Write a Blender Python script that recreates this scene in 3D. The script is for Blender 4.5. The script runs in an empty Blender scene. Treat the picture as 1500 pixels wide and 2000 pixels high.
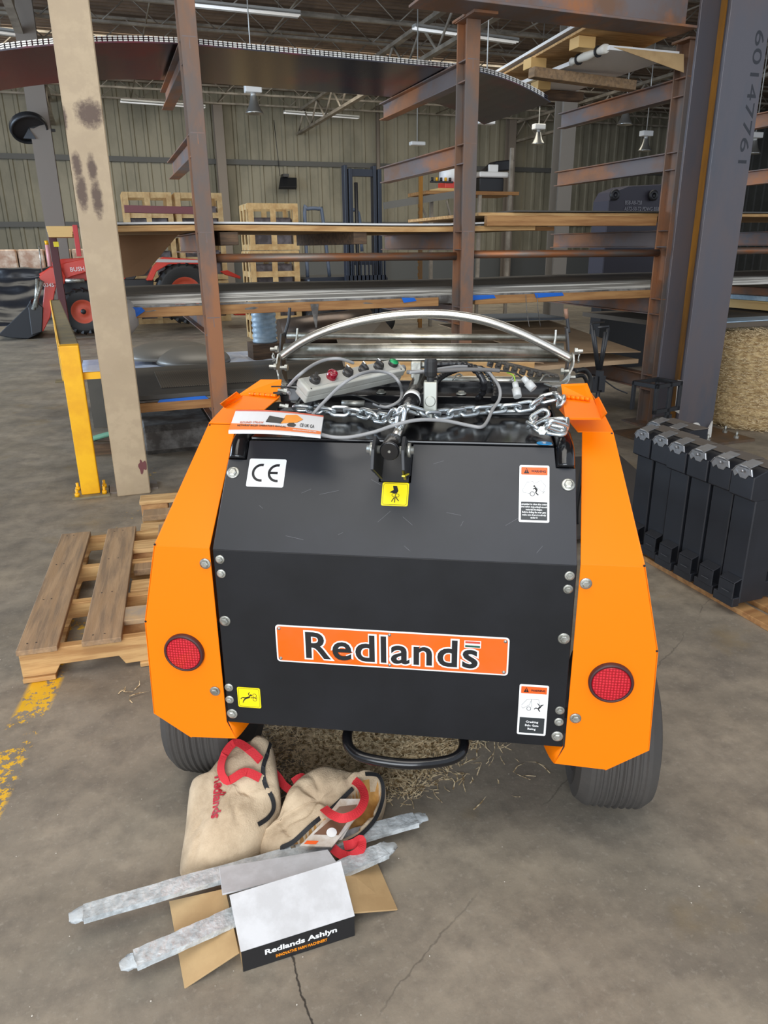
import bpy, bmesh, math, random
from mathutils import Vector, Matrix, noise
from mathutils.bvhtree import BVHTree
random.seed(7)
PI = math.pi
C = bpy.context.scene.collection
SC = bpy.context.scene
# ------------------------------------------------------------------ camera
F = 1429.0; PIT = math.radians(19.83); ROL = math.radians(-0.662); PHI = math.radians(19.8); H = 1.45
def _axes():
    fw = Vector((0, math.cos(PIT), -math.sin(PIT))); r0 = Vector((1, 0, 0)); u0 = r0.cross(fw)
    rt = r0*math.cos(ROL) + u0*math.sin(ROL); up = -r0*math.sin(ROL) + u0*math.cos(ROL)
    M = Matrix.Rotation(-PHI, 3, 'Z')
    return M @ rt, M @ up, M @ fw
RT, UP, FW = _axes()
O = Vector((0, 0, H))
cam = bpy.data.cameras.new('camera'); co = bpy.data.objects.new('camera', cam); C.objects.link(co)
cam.sensor_fit = 'VERTICAL'; cam.sensor_height = 36.0; cam.sensor_width = 27.0; cam.lens = 36.0*F/2000.0
cam.clip_start = 0.05; cam.clip_end = 200
mw = Matrix.Identity(4)
for i in range(3):
    mw[i][0] = RT[i]; mw[i][1] = UP[i]; mw[i][2] = -FW[i]; mw[i][3] = O[i]
co.matrix_world = mw
SC.camera = co
# ------------------------------------------------------------------ world, lights, exposure
SC.view_settings.view_transform = 'Standard'; SC.view_settings.look = 'None'
SC.view_settings.gamma = 1.0; SC.view_settings.use_curve_mapping = False
SC.view_settings.exposure = 0.0
w = bpy.data.worlds.new('world'); SC.world = w; w.use_nodes = True
bg = w.node_tree.nodes['Background']; bg.inputs[0].default_value = (0.80, 0.88, 1.0, 1); bg.inputs[1].default_value = 1.0
def area(name, loc, target, sx, sy, power, col=(1, 1, 1)):
    l = bpy.data.lights.new(name, 'AREA'); l.shape = 'RECTANGLE'; l.size = sx; l.size_y = sy; l.energy = power; l.color = col
    o = bpy.data.objects.new(name, l); C.objects.link(o); o.location = loc
    o.rotation_euler = (Vector(target)-Vector(loc)).to_track_quat('-Z', 'Y').to_euler(); return o
area('ceiling_lamps_near', (-0.6, 0.6, 5.6), (0.6, 1.9, 0), 4.0, 3.0, 150, (1.0, 0.965, 0.90))
area('ceiling_lamps_middle', (3.5, 8.5, 5.7), (3.5, 8.8, 0), 9, 4, 260, (1.0, 0.96, 0.88))
area('ceiling_lamps_far', (4, 20, 5.6), (4, 22.5, 0), 20, 5, 900, (1.0, 0.94, 0.80))
area('dock_door_daylight_left', (-9.5, 12, 2.6), (0, 12, 0.3), 7, 4.5, 1300, (0.62, 0.79, 1.0))
area('dock_door_daylight_behind', (-4.0, -5.5, 2.8), (1.0, 3.0, 0.9), 6, 4.5, 640, (0.90, 0.95, 1.0))
# ------------------------------------------------------------------ coordinates
def ray(x, y): return FW + RT*((x-750)/F) - UP*((y-1000)/F)
def G(x, y, z=0.0):
    d = ray(x, y); return O + d*((z-H)/d.z)
def PY(x, y, Y):
    d = ray(x, y); return O + d*(Y/d.y)
# baler frame
B0 = Vector((0.50276, 1.36871, 0)); TH = math.radians(-27.754)
MB4 = Matrix.Translation(B0) @ Matrix.Rotation(TH, 4, 'Z'); MBI = MB4.inverted()
Ol = MBI @ O
def lray(x, y): return MBI.to_3x3() @ ray(x, y)
def LZ(x, y, z):
    d = lray(x, y); return Ol + d*((z-Ol.z)/d.z)
def LD(x, y, dd):
    d = lray(x, y); return Ol + d*((dd-Ol.y)/d.y)
# ------------------------------------------------------------------ materials
MATS = {}
def mat(name, col, rough=0.5, metal=0.0, n1=None, sc=8, mix=0.5, bump=0.0, bsc=60, spec=None, emit=None, stretch=(1, 1, 1), lo=0.4, hi=0.6, coat=0, alpha=None, n2=None, sc2=2, coords='Object', trans=0):
    if name in MATS: return MATS[name]
    m = bpy.data.materials.new(name); m.use_nodes = True; nt = m.node_tree; N = nt.nodes; L = nt.links
    b = N['Principled BSDF']
    b.inputs['Base Color'].default_value = (*col, 1); b.inputs['Roughness'].default_value = rough; b.inputs['Metallic'].default_value = metal
    if spec is not None: b.inputs['Specular IOR Level'].default_value = spec
    if coat: b.inputs['Coat Weight'].default_value = coat; b.inputs['Coat Roughness'].default_value = 0.12
    if alpha is not None: b.inputs['Alpha'].default_value = alpha
    if trans: b.inputs['Transmission Weight'].default_value = trans
    if emit: b.inputs['Emission Color'].default_value = (*emit[:3], 1); b.inputs['Emission Strength'].default_value = emit[3]
    if n1 or bump or n2:
        tc = N.new('ShaderNodeTexCoord'); mp = N.new('ShaderNodeMapping'); mp.inputs['Scale'].default_value = stretch
        L.new(tc.outputs[coords], mp.inputs[0])
    cur = None
    def layer(cprev, c2, s, lo, hi, mx):
        no = N.new('ShaderNodeTexNoise'); no.inputs['Scale'].default_value = s; no.inputs['Detail'].default_value = 8; no.inputs['Roughness'].default_value = 0.62
        L.new(mp.outputs[0], no.inputs[0])
        rr = N.new('ShaderNodeMapRange'); rr.inputs[1].default_value = lo; rr.inputs[2].default_value = hi; rr.inputs[4].default_value = mx
        L.new(no.outputs[0], rr.inputs[0])
        mi = N.new('ShaderNodeMix'); mi.data_type = 'RGBA'
        L.new(rr.outputs[0], mi.inputs[0])
        if cprev is None: mi.inputs[6].default_value = (*col, 1)
        else: L.new(cprev, mi.inputs[6])
        mi.inputs[7].default_value = (*c2, 1)
        L.new(mi.outputs[2], b.inputs['Base Color']); return mi.outputs[2]
    if n1: cur = layer(None, n1, sc, lo, hi, mix*2 if mix <= .5 else 1)
    if n2: cur = layer(cur, n2, sc2, 0.48, 0.62, 0.9)
    if bump:
        no = N.new('ShaderNodeTexNoise'); no.inputs['Scale'].default_value = bsc; no.inputs['Detail'].default_value = 6
        L.new(mp.outputs[0], no.inputs[0])
        bp = N.new('ShaderNodeBump'); bp.inputs['Strength'].default_value = bump; bp.inputs['Distance'].default_value = 0.01
        L.new(no.outputs[0], bp.inputs['Height']); L.new(bp.outputs[0], b.inputs['Normal'])
    MATS[name] = m; return m
def rgb(r, g, b):
    return tuple(((c/255)/12.92 if c/255 <= 0.04045 else ((c/255+0.055)/1.055)**2.4) for c in (r, g, b))
ORANGE = mat('orange_paint', rgb(252, 126, 0), 0.45, spec=0.25)
BLACKP = mat('black_satin_paint', rgb(20, 21, 24), 0.42, spec=.35, n1=rgb(27, 28, 32), sc=5, mix=.4, bump=0.01, bsc=400)
BLACKG = mat('black_gloss_paint', rgb(20, 20, 22), 0.16, bump=0.03, bsc=14)
ZINC = mat('zinc_plate', rgb(196, 196, 188), 0.36, .7, n1=rgb(140, 140, 132), sc=30, bump=0.05, bsc=90)
CHROME = mat('polished_steel', rgb(212, 208, 198), 0.22, .85)
TUBEM = mat('steel_tube', rgb(204, 200, 188), 0.30, .8, n1=rgb(150, 146, 132), sc=14, bump=0.02, bsc=60)
CHAINM = mat('galvanised_chain', rgb(204, 210, 212), 0.25, .85)
RUST = mat('rusty_steel', rgb(126, 96, 76), 0.58, 0.1, n1=rgb(104, 96, 92), sc=3.5, lo=.42, hi=.6, mix=.5, n2=rgb(160, 106, 68), sc2=2.1, bump=0.06, bsc=40, stretch=(1, 1, .45))
RUSTH = mat('rusty_steel_arm', rgb(124, 94, 74), 0.56, 0.1, n1=rgb(116, 108, 108), sc=3.0, lo=.4, hi=.58, mix=.5, n2=rgb(168, 110, 68), sc2=2.4, bump=0.06, bsc=40, stretch=(1, .5, 1))
MILL = mat('mill_scale_steel', rgb(92, 90, 96), 0.45, 0.15, n1=rgb(104, 92, 90), sc=1.6, mix=.5, bump=0.02, bsc=50, stretch=(1, 1, .35), n2=rgb(84, 86, 94), sc2=3)
RUSTY = mat('rust_streak', rgb(158, 108, 36), 0.7, 0.0, n1=rgb(104, 76, 44), sc=6, bump=.05, stretch=(1, 1, .15))
TANP = mat('tan_painted_steel', rgb(186, 166, 136), 0.5, n1=rgb(166, 146, 118), sc=3, mix=.4, n2=rgb(176, 156, 128), sc2=12, bump=0.02, bsc=30)
YELP = mat('yellow_paint', rgb(252, 190, 10), 0.45, n1=rgb(236, 168, 4), sc=6, mix=.4)
DIRTY = mat('dusty_yellow_grey', rgb(140, 128, 96), 0.6, n1=rgb(120, 112, 92), sc=9)
PINE = mat('pallet_pine', rgb(214, 176, 122), 0.7, n1=rgb(184, 142, 90), sc=5, stretch=(1, 9, 9), bump=0.1, bsc=40)
PINEX = mat('pallet_pine_long', rgb(208, 168, 112), 0.7, n1=rgb(172, 128, 78), sc=3, stretch=(1, 12, 12), bump=0.1, bsc=30)
OLDW = mat('weathered_board', rgb(172, 142, 108), 0.75, n1=rgb(134, 112, 88), sc=4, stretch=(9, .7, 9), bump=0.12, bsc=30, n2=rgb(158, 128, 94), sc2=3)
BLOCKW = mat('pallet_block_wood', rgb(206, 158, 104), 0.75, n1=rgb(176, 128, 82), sc=9, bump=0.3, bsc=70)
TIMB = mat('timber_bearer', rgb(176, 132, 82), 0.7, n1=rgb(146, 102, 60), sc=3, stretch=(.7, 9, 9), bump=0.05, bsc=30)
DTIMB = mat('dark_timber', rgb(110, 86, 64), 0.8, n1=rgb(80, 64, 50), sc=4, stretch=(1, 9, 9))
CRATEW = mat('crate_pine', rgb(214, 184, 132), 0.7, n1=rgb(188, 152, 102), sc=6)
CARD = mat('kraft_card', rgb(196, 164, 118), 0.8, n1=rgb(180, 148, 104), sc=6, bump=.03)
WHITEC = mat('white_card', rgb(208, 208, 209), 0.45, n1=rgb(188, 187, 187), sc=14, mix=.4, bump=.03, bsc=120)
BROWNC = mat('brown_paper', rgb(196, 166, 132), 0.8, n1=rgb(176, 148, 116), sc=2, bump=.03)
WHITE = mat('white_print', rgb(240, 240, 238), 0.4)
INK = mat('black_print', rgb(24, 24, 26), 0.45)
REDP = mat('red_print', rgb(176, 30, 48), 0.6)
ORG2 = mat('orange_print', rgb(240, 96, 30), 0.4)
ORG3 = mat('orange_nameplate', rgb(246, 100, 12), 0.4, n1=rgb(232, 104, 40), sc=5, spec=.3)
YELS = mat('yellow_print', rgb(246, 222, 10), 0.4)
RUBBER = mat('tyre_rubber', rgb(66, 63, 60), 0.75, n1=rgb(72, 68, 64), sc=8, bump=.05)
DRUB = mat('dark_rubber', rgb(30, 30, 30), 0.5)
PLASG = mat('grey_plastic', rgb(196, 196, 188), 0.45, n1=rgb(180, 178, 168), sc=9)
PLASD = mat('dark_knob_plastic', rgb(52, 50, 48), 0.4)
PANELF = mat('pendant_face_plate', rgb(168, 166, 158), 0.45)
GREENB = mat('green_button_plastic', rgb(18, 150, 88), 0.35)
REDB = mat('red_button_plastic', rgb(132, 14, 34), 0.15, coat=.5)
CABLE = mat('grey_cable', rgb(150, 150, 150), 0.45)
CLEAR = mat('clear_connector', rgb(214, 216, 214), 0.25, alpha=0.75)
SHEET = mat('dark_steel_sheet', rgb(92, 88, 80), 0.5, 0.2, n1=rgb(76, 74, 70), sc=1.2, bump=.02)
SHEETE = mat('sheet_edges', rgb(206, 202, 192), 0.5, n1=rgb(120, 116, 108), sc=3, stretch=(.3, 1, 40), lo=.46, hi=.54)
SHEETW = mat('white_sheet', rgb(222, 222, 220), 0.4)
FILM = mat('packing_film', rgb(132, 130, 126), 0.35, n1=rgb(84, 80, 76), sc=9, bump=.5, bsc=16)
BFILM = mat('blue_film', rgb(40, 110, 210), 0.35)
BWRAP = mat('pale_blue_wrap', rgb(196, 218, 232), 0.3, n1=rgb(156, 184, 204), sc=7, bump=.5, bsc=14)
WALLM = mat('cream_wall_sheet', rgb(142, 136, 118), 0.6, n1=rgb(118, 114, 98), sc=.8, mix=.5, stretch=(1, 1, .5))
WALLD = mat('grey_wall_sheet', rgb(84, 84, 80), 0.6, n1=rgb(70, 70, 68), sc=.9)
CEIL = mat('brown_roof_deck', rgb(128, 108, 90), 0.7, n1=rgb(104, 88, 74), sc=1.2)
JOIST = mat('joist_steel', rgb(160, 150, 136), 0.6, n1=rgb(120, 112, 100), sc=2)
DCOL = mat('brown_column_paint', rgb(124, 114, 104), 0.6)
REDT = mat('tractor_red', rgb(214, 62, 46), 0.4, coat=.2)
RIMR = mat('wheel_rim_red', rgb(190, 78, 54), 0.5)
BMETAL = mat('black_metal', rgb(36, 37, 40), 0.42)
BOXM = mat('black_steel_tank', rgb(30, 32, 37), 0.42, n1=rgb(36, 38, 44), sc=4)
FORKB = mat('blue_black_paint', rgb(40, 46, 58), 0.4)
FORKG = mat('blue_grey_paint', rgb(110, 122, 142), 0.4)
LAMPM = mat('fixture_metal', rgb(196, 196, 192), 0.35, .3)
TUBEE = mat('fluorescent_tube', (1, 1, 1), 0.4, emit=(1, 1, .97, 0.35))
HAYM = mat('hay', rgb(206, 180, 132), 0.85, n1=rgb(150, 120, 78), sc=26, bump=.5, bsc=90, stretch=(1, 1, 2.2))
HAYS = mat('hay_strand', rgb(244, 222, 180), 0.8, n1=rgb(140, 112, 70), sc=70, lo=.45, hi=.6)
BAGM = mat('jute_cloth', rgb(206, 184, 154), 0.9, n1=rgb(176, 154, 126), sc=9, bump=.25, bsc=260)
BAGG = mat('grey_jute_cloth', rgb(160, 144, 126), 0.9, n1=rgb(134, 122, 110), sc=7, bump=.25, bsc=260)
LINING = mat('mustard_lining', rgb(196, 146, 76), 0.7, n1=rgb(160, 112, 54), sc=20)
STRAPR = mat('red_webbing', rgb(208, 44, 52), 0.75, bump=.2, bsc=300)
ZIPM = mat('black_zip', rgb(28, 28, 30), 0.7)
REFLR = None
# ------------------------------------------------------------------ mesh helpers
class MB:
    def __init__(s): s.bm = bmesh.new(); s.mi = 0
    def _f(s, vs, sm=False):
        try:
            f = s.bm.faces.new(vs); f.material_index = s.mi; f.smooth = sm; return f
        except ValueError: return None
    def box(s, x0, x1, y0, y1, z0, z1, M=None):
        p = [Vector(q) for q in ((x0,y0,z0),(x1,y0,z0),(x1,y1,z0),(x0,y1,z0),(x0,y0,z1),(x1,y0,z1),(x1,y1,z1),(x0,y1,z1))]
        if M is not None: p = [M @ q for q in p]
        v = [s.bm.verts.new(q) for q in p]
        for f in ((0,3,2,1),(4,5,6,7),(0,1,5,4),(1,2,6,5),(2,3,7,6),(3,0,4,7)): s._f([v[i] for i in f])
        return s
    def bar(s, a, b, w, h, up=(0, 0, 1)):
        a = Vector(a); b = Vector(b); d = (b-a); L = d.length; d.normalize(); up = Vector(up)
        if abs(d.dot(up)) > .98: up = Vector((0, 1, 0))
        x = d.cross(up).normalized(); z = x.cross(d)
        M = Matrix(((x.x,d.x,z.x,a.x),(x.y,d.y,z.y,a.y),(x.z,d.z,z.z,a.z),(0,0,0,1)))
        return s.box(-w/2, w/2, 0, L, -h/2, h/2, M)
    def plate(s, pts, t, n=None):
        p = [Vector(q) for q in pts]
        if n is None:
            n = Vector((0, 0, 0))
            for i in range(len(p)): n += (p[i]-p[0]).cross(p[(i+1) % len(p)]-p[0])
            n.normalize()
        n = Vector(n)
        a = [s.bm.verts.new(q) for q in p]; b = [s.bm.verts.new(q-n*t) for q in p]
        s._f(a); s._f(list(reversed(b)))
        k = len(p)
        for i in range(k): s._f([a[i], b[i], b[(i+1) % k], a[(i+1) % k]])
        return s
    def tube(s, pts, r, n=10, closed=False, smooth=True, cap=True):
        P = [Vector(p) for p in pts]; k = len(P); rings = []
        R = r if hasattr(r, '__len__') else [r]*k
        ref = None
        for i in range(k):
            if closed: t = P[(i+1) % k]-P[i-1]
            else: t = P[min(i+1, k-1)]-P[max(i-1, 0)]
            t.normalize()
            if ref is None:
                ref = Vector((0, 0, 1)) if abs(t.z) < .9 else Vector((1, 0, 0))
            x = t.cross(ref)
            if x.length < 1e-6: x = t.cross(Vector((0, 1, 0.1)))
            x.normalize(); y = x.cross(t).normalized(); ref = y
            rings.append([s.bm.verts.new(P[i]+(x*math.cos(2*PI*j/n)+y*math.sin(2*PI*j/n))*R[i]) for j in range(n)])
        m = k if closed else k-1
        for i in range(m):
            a = rings[i]; b = rings[(i+1) % k]
            for j in range(n): s._f([a[j], a[(j+1) % n], b[(j+1) % n], b[j]], smooth)
        if cap and not closed: s._f(list(reversed(rings[0]))); s._f(rings[-1])
        return s
    def cyl(s, a, b, r, n=20, r2=None): return s.tube([a, b], [r, r if r2 is None else r2], n)
    def lathe(s, prof, c, axis, n=32, smooth=True):
        # prof: (radius, along)
        c = Vector(c); ax = Vector(axis).normalized(); ref = Vector((0, 0, 1)) if abs(ax.z) < .9 else Vector((1, 0, 0))
        x = ax.cross(ref).normalized(); y = ax.cross(x)
        rings = []
        for (r, h) in prof: rings.append([s.bm.verts.new(c+ax*h+(x*math.cos(2*PI*j/n)+y*math.sin(2*PI*j/n))*max(r, 1e-5)) for j in range(n)])
        for a, b in zip(rings, rings[1:]):
            for j in range(n): s._f([a[j], a[(j+1) % n], b[(j+1) % n], b[j]], smooth)
        return s
    def prism(s, poly, M, h):
        # poly in 2D (u,v) of frame M, thickness h along +n
        a = [s.bm.verts.new(M @ Vector((u, v, 0))) for u, v in poly]; b = [s.bm.verts.new(M @ Vector((u, v, h))) for u, v in poly]
        s._f(list(reversed(a))); s._f(b); k = len(poly)
        for i in range(k): s._f([a[i], a[(i+1) % k], b[(i+1) % k], b[i]])
        return s
    def build(s, name, m, parent=None, bevel=0, seg=1, smooth=False):
        bmesh.ops.recalc_face_normals(s.bm, faces=s.bm.faces[:])
        me = bpy.data.meshes.new(name); s.bm.to_mesh(me); s.bm.free()
        for q in (m if isinstance(m, (list, tuple)) else [m]): me.materials.append(q)
        o = bpy.data.objects.new(name, me); C.objects.link(o)
        if parent is not None: o.parent = parent
        if bevel:
            b = o.modifiers.new('bevel', 'BEVEL'); b.width = bevel; b.segments = seg; b.limit_method = 'ANGLE'; b.angle_limit = math.radians(40)
        if smooth:
            for p in me.polygons: p.use_smooth = True
        return o
def tag(o, label=None, cat=None, group=None, kind=None):
    if label: o['label'] = label
    if cat: o['category'] = cat
    if group: o['group'] = group
    if kind: o['kind'] = kind
    return o
def thing(name, label, cat, loc=(0, 0, 0), rz=0, group=None, rx=0, ry=0):
    o = bpy.data.objects.new(name, None); C.objects.link(o); o.empty_display_size = .05
    o.location = loc; o.rotation_euler = (rx, ry, rz); return tag(o, label, cat, group)
def struct(o): o['kind'] = 'structure'; return o
def copy_tree(root, loc, rz=None, label=None, scale=None):
    r = root.copy(); C.objects.link(r); r.location = loc
    if rz is not None: r.rotation_euler.z = rz
    if label: r['label'] = label
    if scale: r.scale = scale
    for ch in list(root.children):
        c = ch.copy(); C.objects.link(c); c.parent = r
        for g in list(ch.children):
            d = g.copy(); C.objects.link(d); d.parent = c
    return r
def cr(pts, n=8, closed=False):
    P = [Vector(p) for p in pts]; k = len(P); out = []
    for i in range(k if closed else k-1):
        if closed: a, b, c, d = P[i-1], P[i], P[(i+1) % k], P[(i+2) % k]
        else: a, b, c, d = P[max(i-1, 0)], P[i], P[i+1], P[min(i+2, k-1)]
        for j in range(n):
            t = j/n
            out.append(0.5*((2*b)+(c-a)*t+(2*a-5*b+4*c-d)*t*t+(3*b-a-3*c+d)*t**3))
    if not closed: out.append(P[-1])
    return out
def text_mesh(name, s, m, parent, M, size, depth=0.0006, bold=0.0, align='CENTER', sx=1.0, shear=0, spacing=1.0, fit=None, res=4, yalign='CENTER'):
    cu = bpy.data.curves.new(name, 'FONT'); cu.body = s; cu.size = size; cu.align_x = align; cu.align_y = yalign
    cu.offset = bold*size; cu.extrude = depth/2; cu.shear = shear; cu.space_character = spacing; cu.resolution_u = res
    to = bpy.data.objects.new('t', cu); C.objects.link(to)
    dg = bpy.context.evaluated_depsgraph_get(); me = bpy.data.meshes.new_from_object(to.evaluated_get(dg))
    bpy.data.objects.remove(to); bpy.data.curves.remove(cu)
    xs = [v.co.x for v in me.vertices]; ys = [v.co.y for v in me.vertices]
    if fit:
        w_, h_ = fit; x0, x1, y0, y1 = min(xs), max(xs), min(ys), max(ys)
        for v in me.vertices:
            v.co.x = (v.co.x-(x0+x1)/2)*w_/(x1-x0); v.co.y = (v.co.y-(y0+y1)/2)*h_/(y1-y0)
    else:
        for v in me.vertices: v.co.x *= sx
    for v in me.vertices: v.co = M @ (v.co+Vector((0, 0, depth/2)))
    me.materials.clear(); me.materials.append(m); me.name = name
    o = bpy.data.objects.new(name, me); C.objects.link(o); o.parent = parent
    return o
def frame(o, u, v):
    u = Vector(u).normalized(); v = Vector(v); v = (v-u*v.dot(u)).normalized(); n = u.cross(v); o = Vector(o)
    return Matrix(((u.x,v.x,n.x,o.x),(u.y,v.y,n.y,o.y),(u.z,v.z,n.z,o.z),(0,0,0,1)))
def rrect(w, h, r=0.004, n=4, cx=0, cy=0):
    out = []
    for (sx, sy, a0) in ((1, 1, 0), (-1, 1, 90), (-1, -1, 180), (1, -1, 270)):
        for i in range(n+1):
            a = math.radians(a0+90*i/n); out.append((cx+sx*(w/2-r)+r*math.cos(a), cy+sy*(h/2-r)+r*math.sin(a)))
    return out
def disc2(cx, cy, r, n=20): return [(cx+r*math.cos(2*PI*i/n), cy+r*math.sin(2*PI*i/n)) for i in range(n)]
def ibeam(mb, a, b, depth, width, tf=0.010, tw=0.008, up=(0, 0, 1)):
    # I section from a to b; depth along up, width across
    a = Vector(a); b = Vector(b); d = (b-a); L = d.length; d.normalize(); up = Vector(up).normalized()
    x = d.cross(up).normalized(); z = x.cross(d)
    M = Matrix(((x.x,d.x,z.x,a.x),(x.y,d.y,z.y,a.y),(x.z,d.z,z.z,a.z),(0,0,0,1)))
    mb.box(-width/2, width/2, 0, L, depth/2-tf, depth/2, M); mb.box(-width/2, width/2, 0, L, -depth/2, -depth/2+tf, M)
    mb.box(-tw/2, tw/2, 0, L, -depth/2+tf, depth/2-tf, M)
    return mb
def noisy(o, amp, sc, seed=0):
    for v in o.data.vertices:
        n = noise.noise_vector(v.co*sc+Vector((seed, seed*2, 0))); v.co += n*amp
    return o
#==PART2==
# ================================================================== SETTING
def floor_mat():
    m = bpy.data.materials.new('concrete_floor'); m.use_nodes = True; nt = m.node_tree; N = nt.nodes; L = nt.links; b = N['Principled BSDF']
    tc = N.new('ShaderNodeTexCoord'); P = tc.outputs['Object']
    def no(s, d=8, r=.6, vec=None):
        n = N.new('ShaderNodeTexNoise'); n.inputs['Scale'].default_value = s; n.inputs['Detail'].default_value = d; n.inputs['Roughness'].default_value = r
        L.new(vec or P, n.inputs[0]); return n.outputs[0]
    def mr(x, a, c, d=0, e=1):
        n = N.new('ShaderNodeMapRange'); n.inputs[1].default_value = a; n.inputs[2].default_value = c; n.inputs[3].default_value = d; n.inputs[4].default_value = e
        L.new(x, n.inputs[0]); return n.outputs[0]
    def ma(op, a, c):
        n = N.new('ShaderNodeMath'); n.operation = op
        for i, q in enumerate((a, c)):
            if isinstance(q, (int, float)): n.inputs[i].default_value = q
            else: L.new(q, n.inputs[i])
        return n.outputs[0]
    def mix(f, a, c):
        n = N.new('ShaderNodeMix'); n.data_type = 'RGBA'; L.new(f, n.inputs[0])
        for i, q in ((6, a), (7, c)):
            if isinstance(q, tuple): n.inputs[i].default_value = (*q, 1)
            else: L.new(q, n.inputs[i])
        return n.outputs[2]
    c = mix(mr(no(2.3), .36, .64), rgb(128, 119, 105), rgb(158, 146, 128))
    c = mix(mr(no(9, 8, .7), .42, .66, 0, .55), c, rgb(96, 89, 80))
    c = mix(mr(no(.9, 6), .54, .66, 0, .5), c, rgb(88, 82, 76))
    c = mix(mr(no(60, 4, .7), .56, .72, 0, .45), c, rgb(168, 160, 146))
    c = mix(mr(no(1.7, 5), .60, .68, 0, .5), c, rgb(134, 116, 84))
    sx = N.new('ShaderNodeSeparateXYZ'); L.new(P, sx.inputs[0]); X, Y = sx.outputs[0], sx.outputs[1]
    # hairline cracks in the slab
    wob = ma('MULTIPLY', ma('SUBTRACT', no(7, 5), .5), .08)
    cx = ma('ADD', ma('ABSOLUTE', ma('SUBTRACT', ma('SUBTRACT', X, .205), wob), 0), 0)
    crack = ma('MULTIPLY', mr(cx, .0015, .004, 1, 0), mr(Y, 1.18, 1.24, 1, 0))
    c = mix(ma('MULTIPLY', crack, .85), c, rgb(30, 28, 26))
    ang = ma('ABSOLUTE', ma('SUBTRACT', ma('SUBTRACT', Y, ma('MULTIPLY', X, .62)), ma('ADD', .78, wob)), 0)
    c = mix(ma('MULTIPLY', mr(ang, .001, .004, .4, 0), mr(no(3, 3), .45, .55)), c, rgb(46, 42, 38))
    # worn yellow line
    cen = ma('ADD', ma('MULTIPLY', ma('SUBTRACT', Y, 2.62), .19), -.365)
    wear = ma('ADD', no(34, 6, .75), ma('MULTIPLY', ma('SUBTRACT', no(3.2, 3), .5), .9))
    inl = ma('MULTIPLY', mr(ma('ABSOLUTE', ma('SUBTRACT', X, cen), 0), .045, .062, 1, 0), mr(Y, 5.2, 5.3, 1, 0))
    nearf = mr(Y, 2.5, 3.1, 0, .16)
    c = mix(ma('MULTIPLY', inl, mr(ma('SUBTRACT', wear, nearf), .47, .50)), c, rgb(232, 180, 34))
    L.new(c, b.inputs['Base Color'])
    L.new(mr(no(3, 6), .35, .65, .42, .72), b.inputs['Roughness'])
    bp = N.new('ShaderNodeBump'); bp.inputs['Strength'].default_value = .25; bp.inputs['Distance'].default_value = .004
    L.new(no(40, 8, .7), bp.inputs['Height']); L.new(bp.outputs[0], b.inputs['Normal'])
    return m
struct(MB().box(-14, 26, -7, 28.2, -.1, 0).build('floor', floor_mat()))
def corr(x0, x1, z0, z1, axis, at, pitch=.30, dep=.035, flip=1):
    mb = MB(); xs = []; x = x0
    while x < x1:
        for (f, d) in ((0, 0), (.62, 0), (.70, 1), (.92, 1)): xs.append((x+f*pitch, d*dep))
        x += pitch
    rows = []
    for z in (z0, z1):
        r = []
        for (u, d) in xs:
            p = (u, at-flip*d, z) if axis == 'x' else (at-flip*d, u, z)
            r.append(mb.bm.verts.new(p))
        rows.append(r)
    for i in range(len(xs)-1): mb._f([rows[0][i], rows[0][i+1], rows[1][i+1], rows[1][i]])
    return mb
WT = 6.6
struct(corr(-14, 26, 2.3, WT, 'x', 28, pitch=.42, dep=.05).build('wall_back', WALLM))
mb = MB(); mb.box(-14, 26, 27.96, 28.1, 0, 1.1); struct(mb.build('wall_back_plinth', mat('plinth_grey', rgb(96, 98, 98), .7)))
struct(corr(-14, 26, 1.1, 2.3, 'x', 28, pitch=.42, dep=.05).build('wall_back_lower', WALLM))
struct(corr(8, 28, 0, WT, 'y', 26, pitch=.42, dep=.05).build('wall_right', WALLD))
struct(corr(16, 28, 0, WT, 'y', -14, pitch=.42, dep=-.05).build('wall_left', WALLM))
mb = MB()
for z in (2.3, 4.3): mb.box(-14, 26, 27.86, 27.94, z-.08, z+.08)
struct(mb.build('trim_1', mat('girt_steel', rgb(84, 84, 82), .6)))
# roof deck: ribbed
mb = MB(); x = -14
rows = []; xs = []; y = -1.0
while y < 28.2:
    for f, d in ((0, 0), (.55, 0), (.65, 1), (.9, 1)): xs.append((y+f*.25, WT-d*.05))
    y += .25
for X in (-14, 26): rows.append([mb.bm.verts.new((X, yy, zz)) for yy, zz in xs])
for i in range(len(xs)-1): mb._f([rows[0][i], rows[0][i+1], rows[1][i+1], rows[1][i]])
struct(mb.build('ceiling', CEIL))
k = 2
def joist(y, x0, x1, zt, zb, pitch=1.2, r=.014):
    global k
    mb = MB()
    mb.box(x0, x1, y-.04, y+.04, zt-.05, zt); mb.box(x0, x1, y-.04, y+.04, zb, zb+.05)
    x = x0; up = True
    while x < x1-pitch/2:
        a = (x, y, zb+.03 if up else zt-.03); b = (x+pitch/2, y, zt-.03 if up else zb+.03)
        mb.tube([a, b], r, 5); x += pitch/2; up = not up
    k += 1; struct(mb.build('trim_%d' % k, JOIST))
for y in (5.2, 6.9, 8.6, 10.3, 12, 13.7, 15.4, 17.1, 18.8, 20.5, 22.2, 23.9, 25.6, 27.3): joist(y, -9, 25.5, 6.5, 5.95)
def girder(x, y0, y1, zt, zb):
    global k
    mb = MB(); mb.box(x-.07, x+.07, y0, y1, zt-.08, zt); mb.box(x-.07, x+.07, y0, y1, zb, zb+.08); y = y0; up = True
    while y < y1-.4:
        a = (x, y, zb+.05 if up else zt-.05); b = (x, y+.85, zt-.05 if up else zb+.05); mb.tube([a, b], .03, 6); y += .85; up = not up
    k += 1; struct(mb.build('trim_%d' % k, JOIST))
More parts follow.
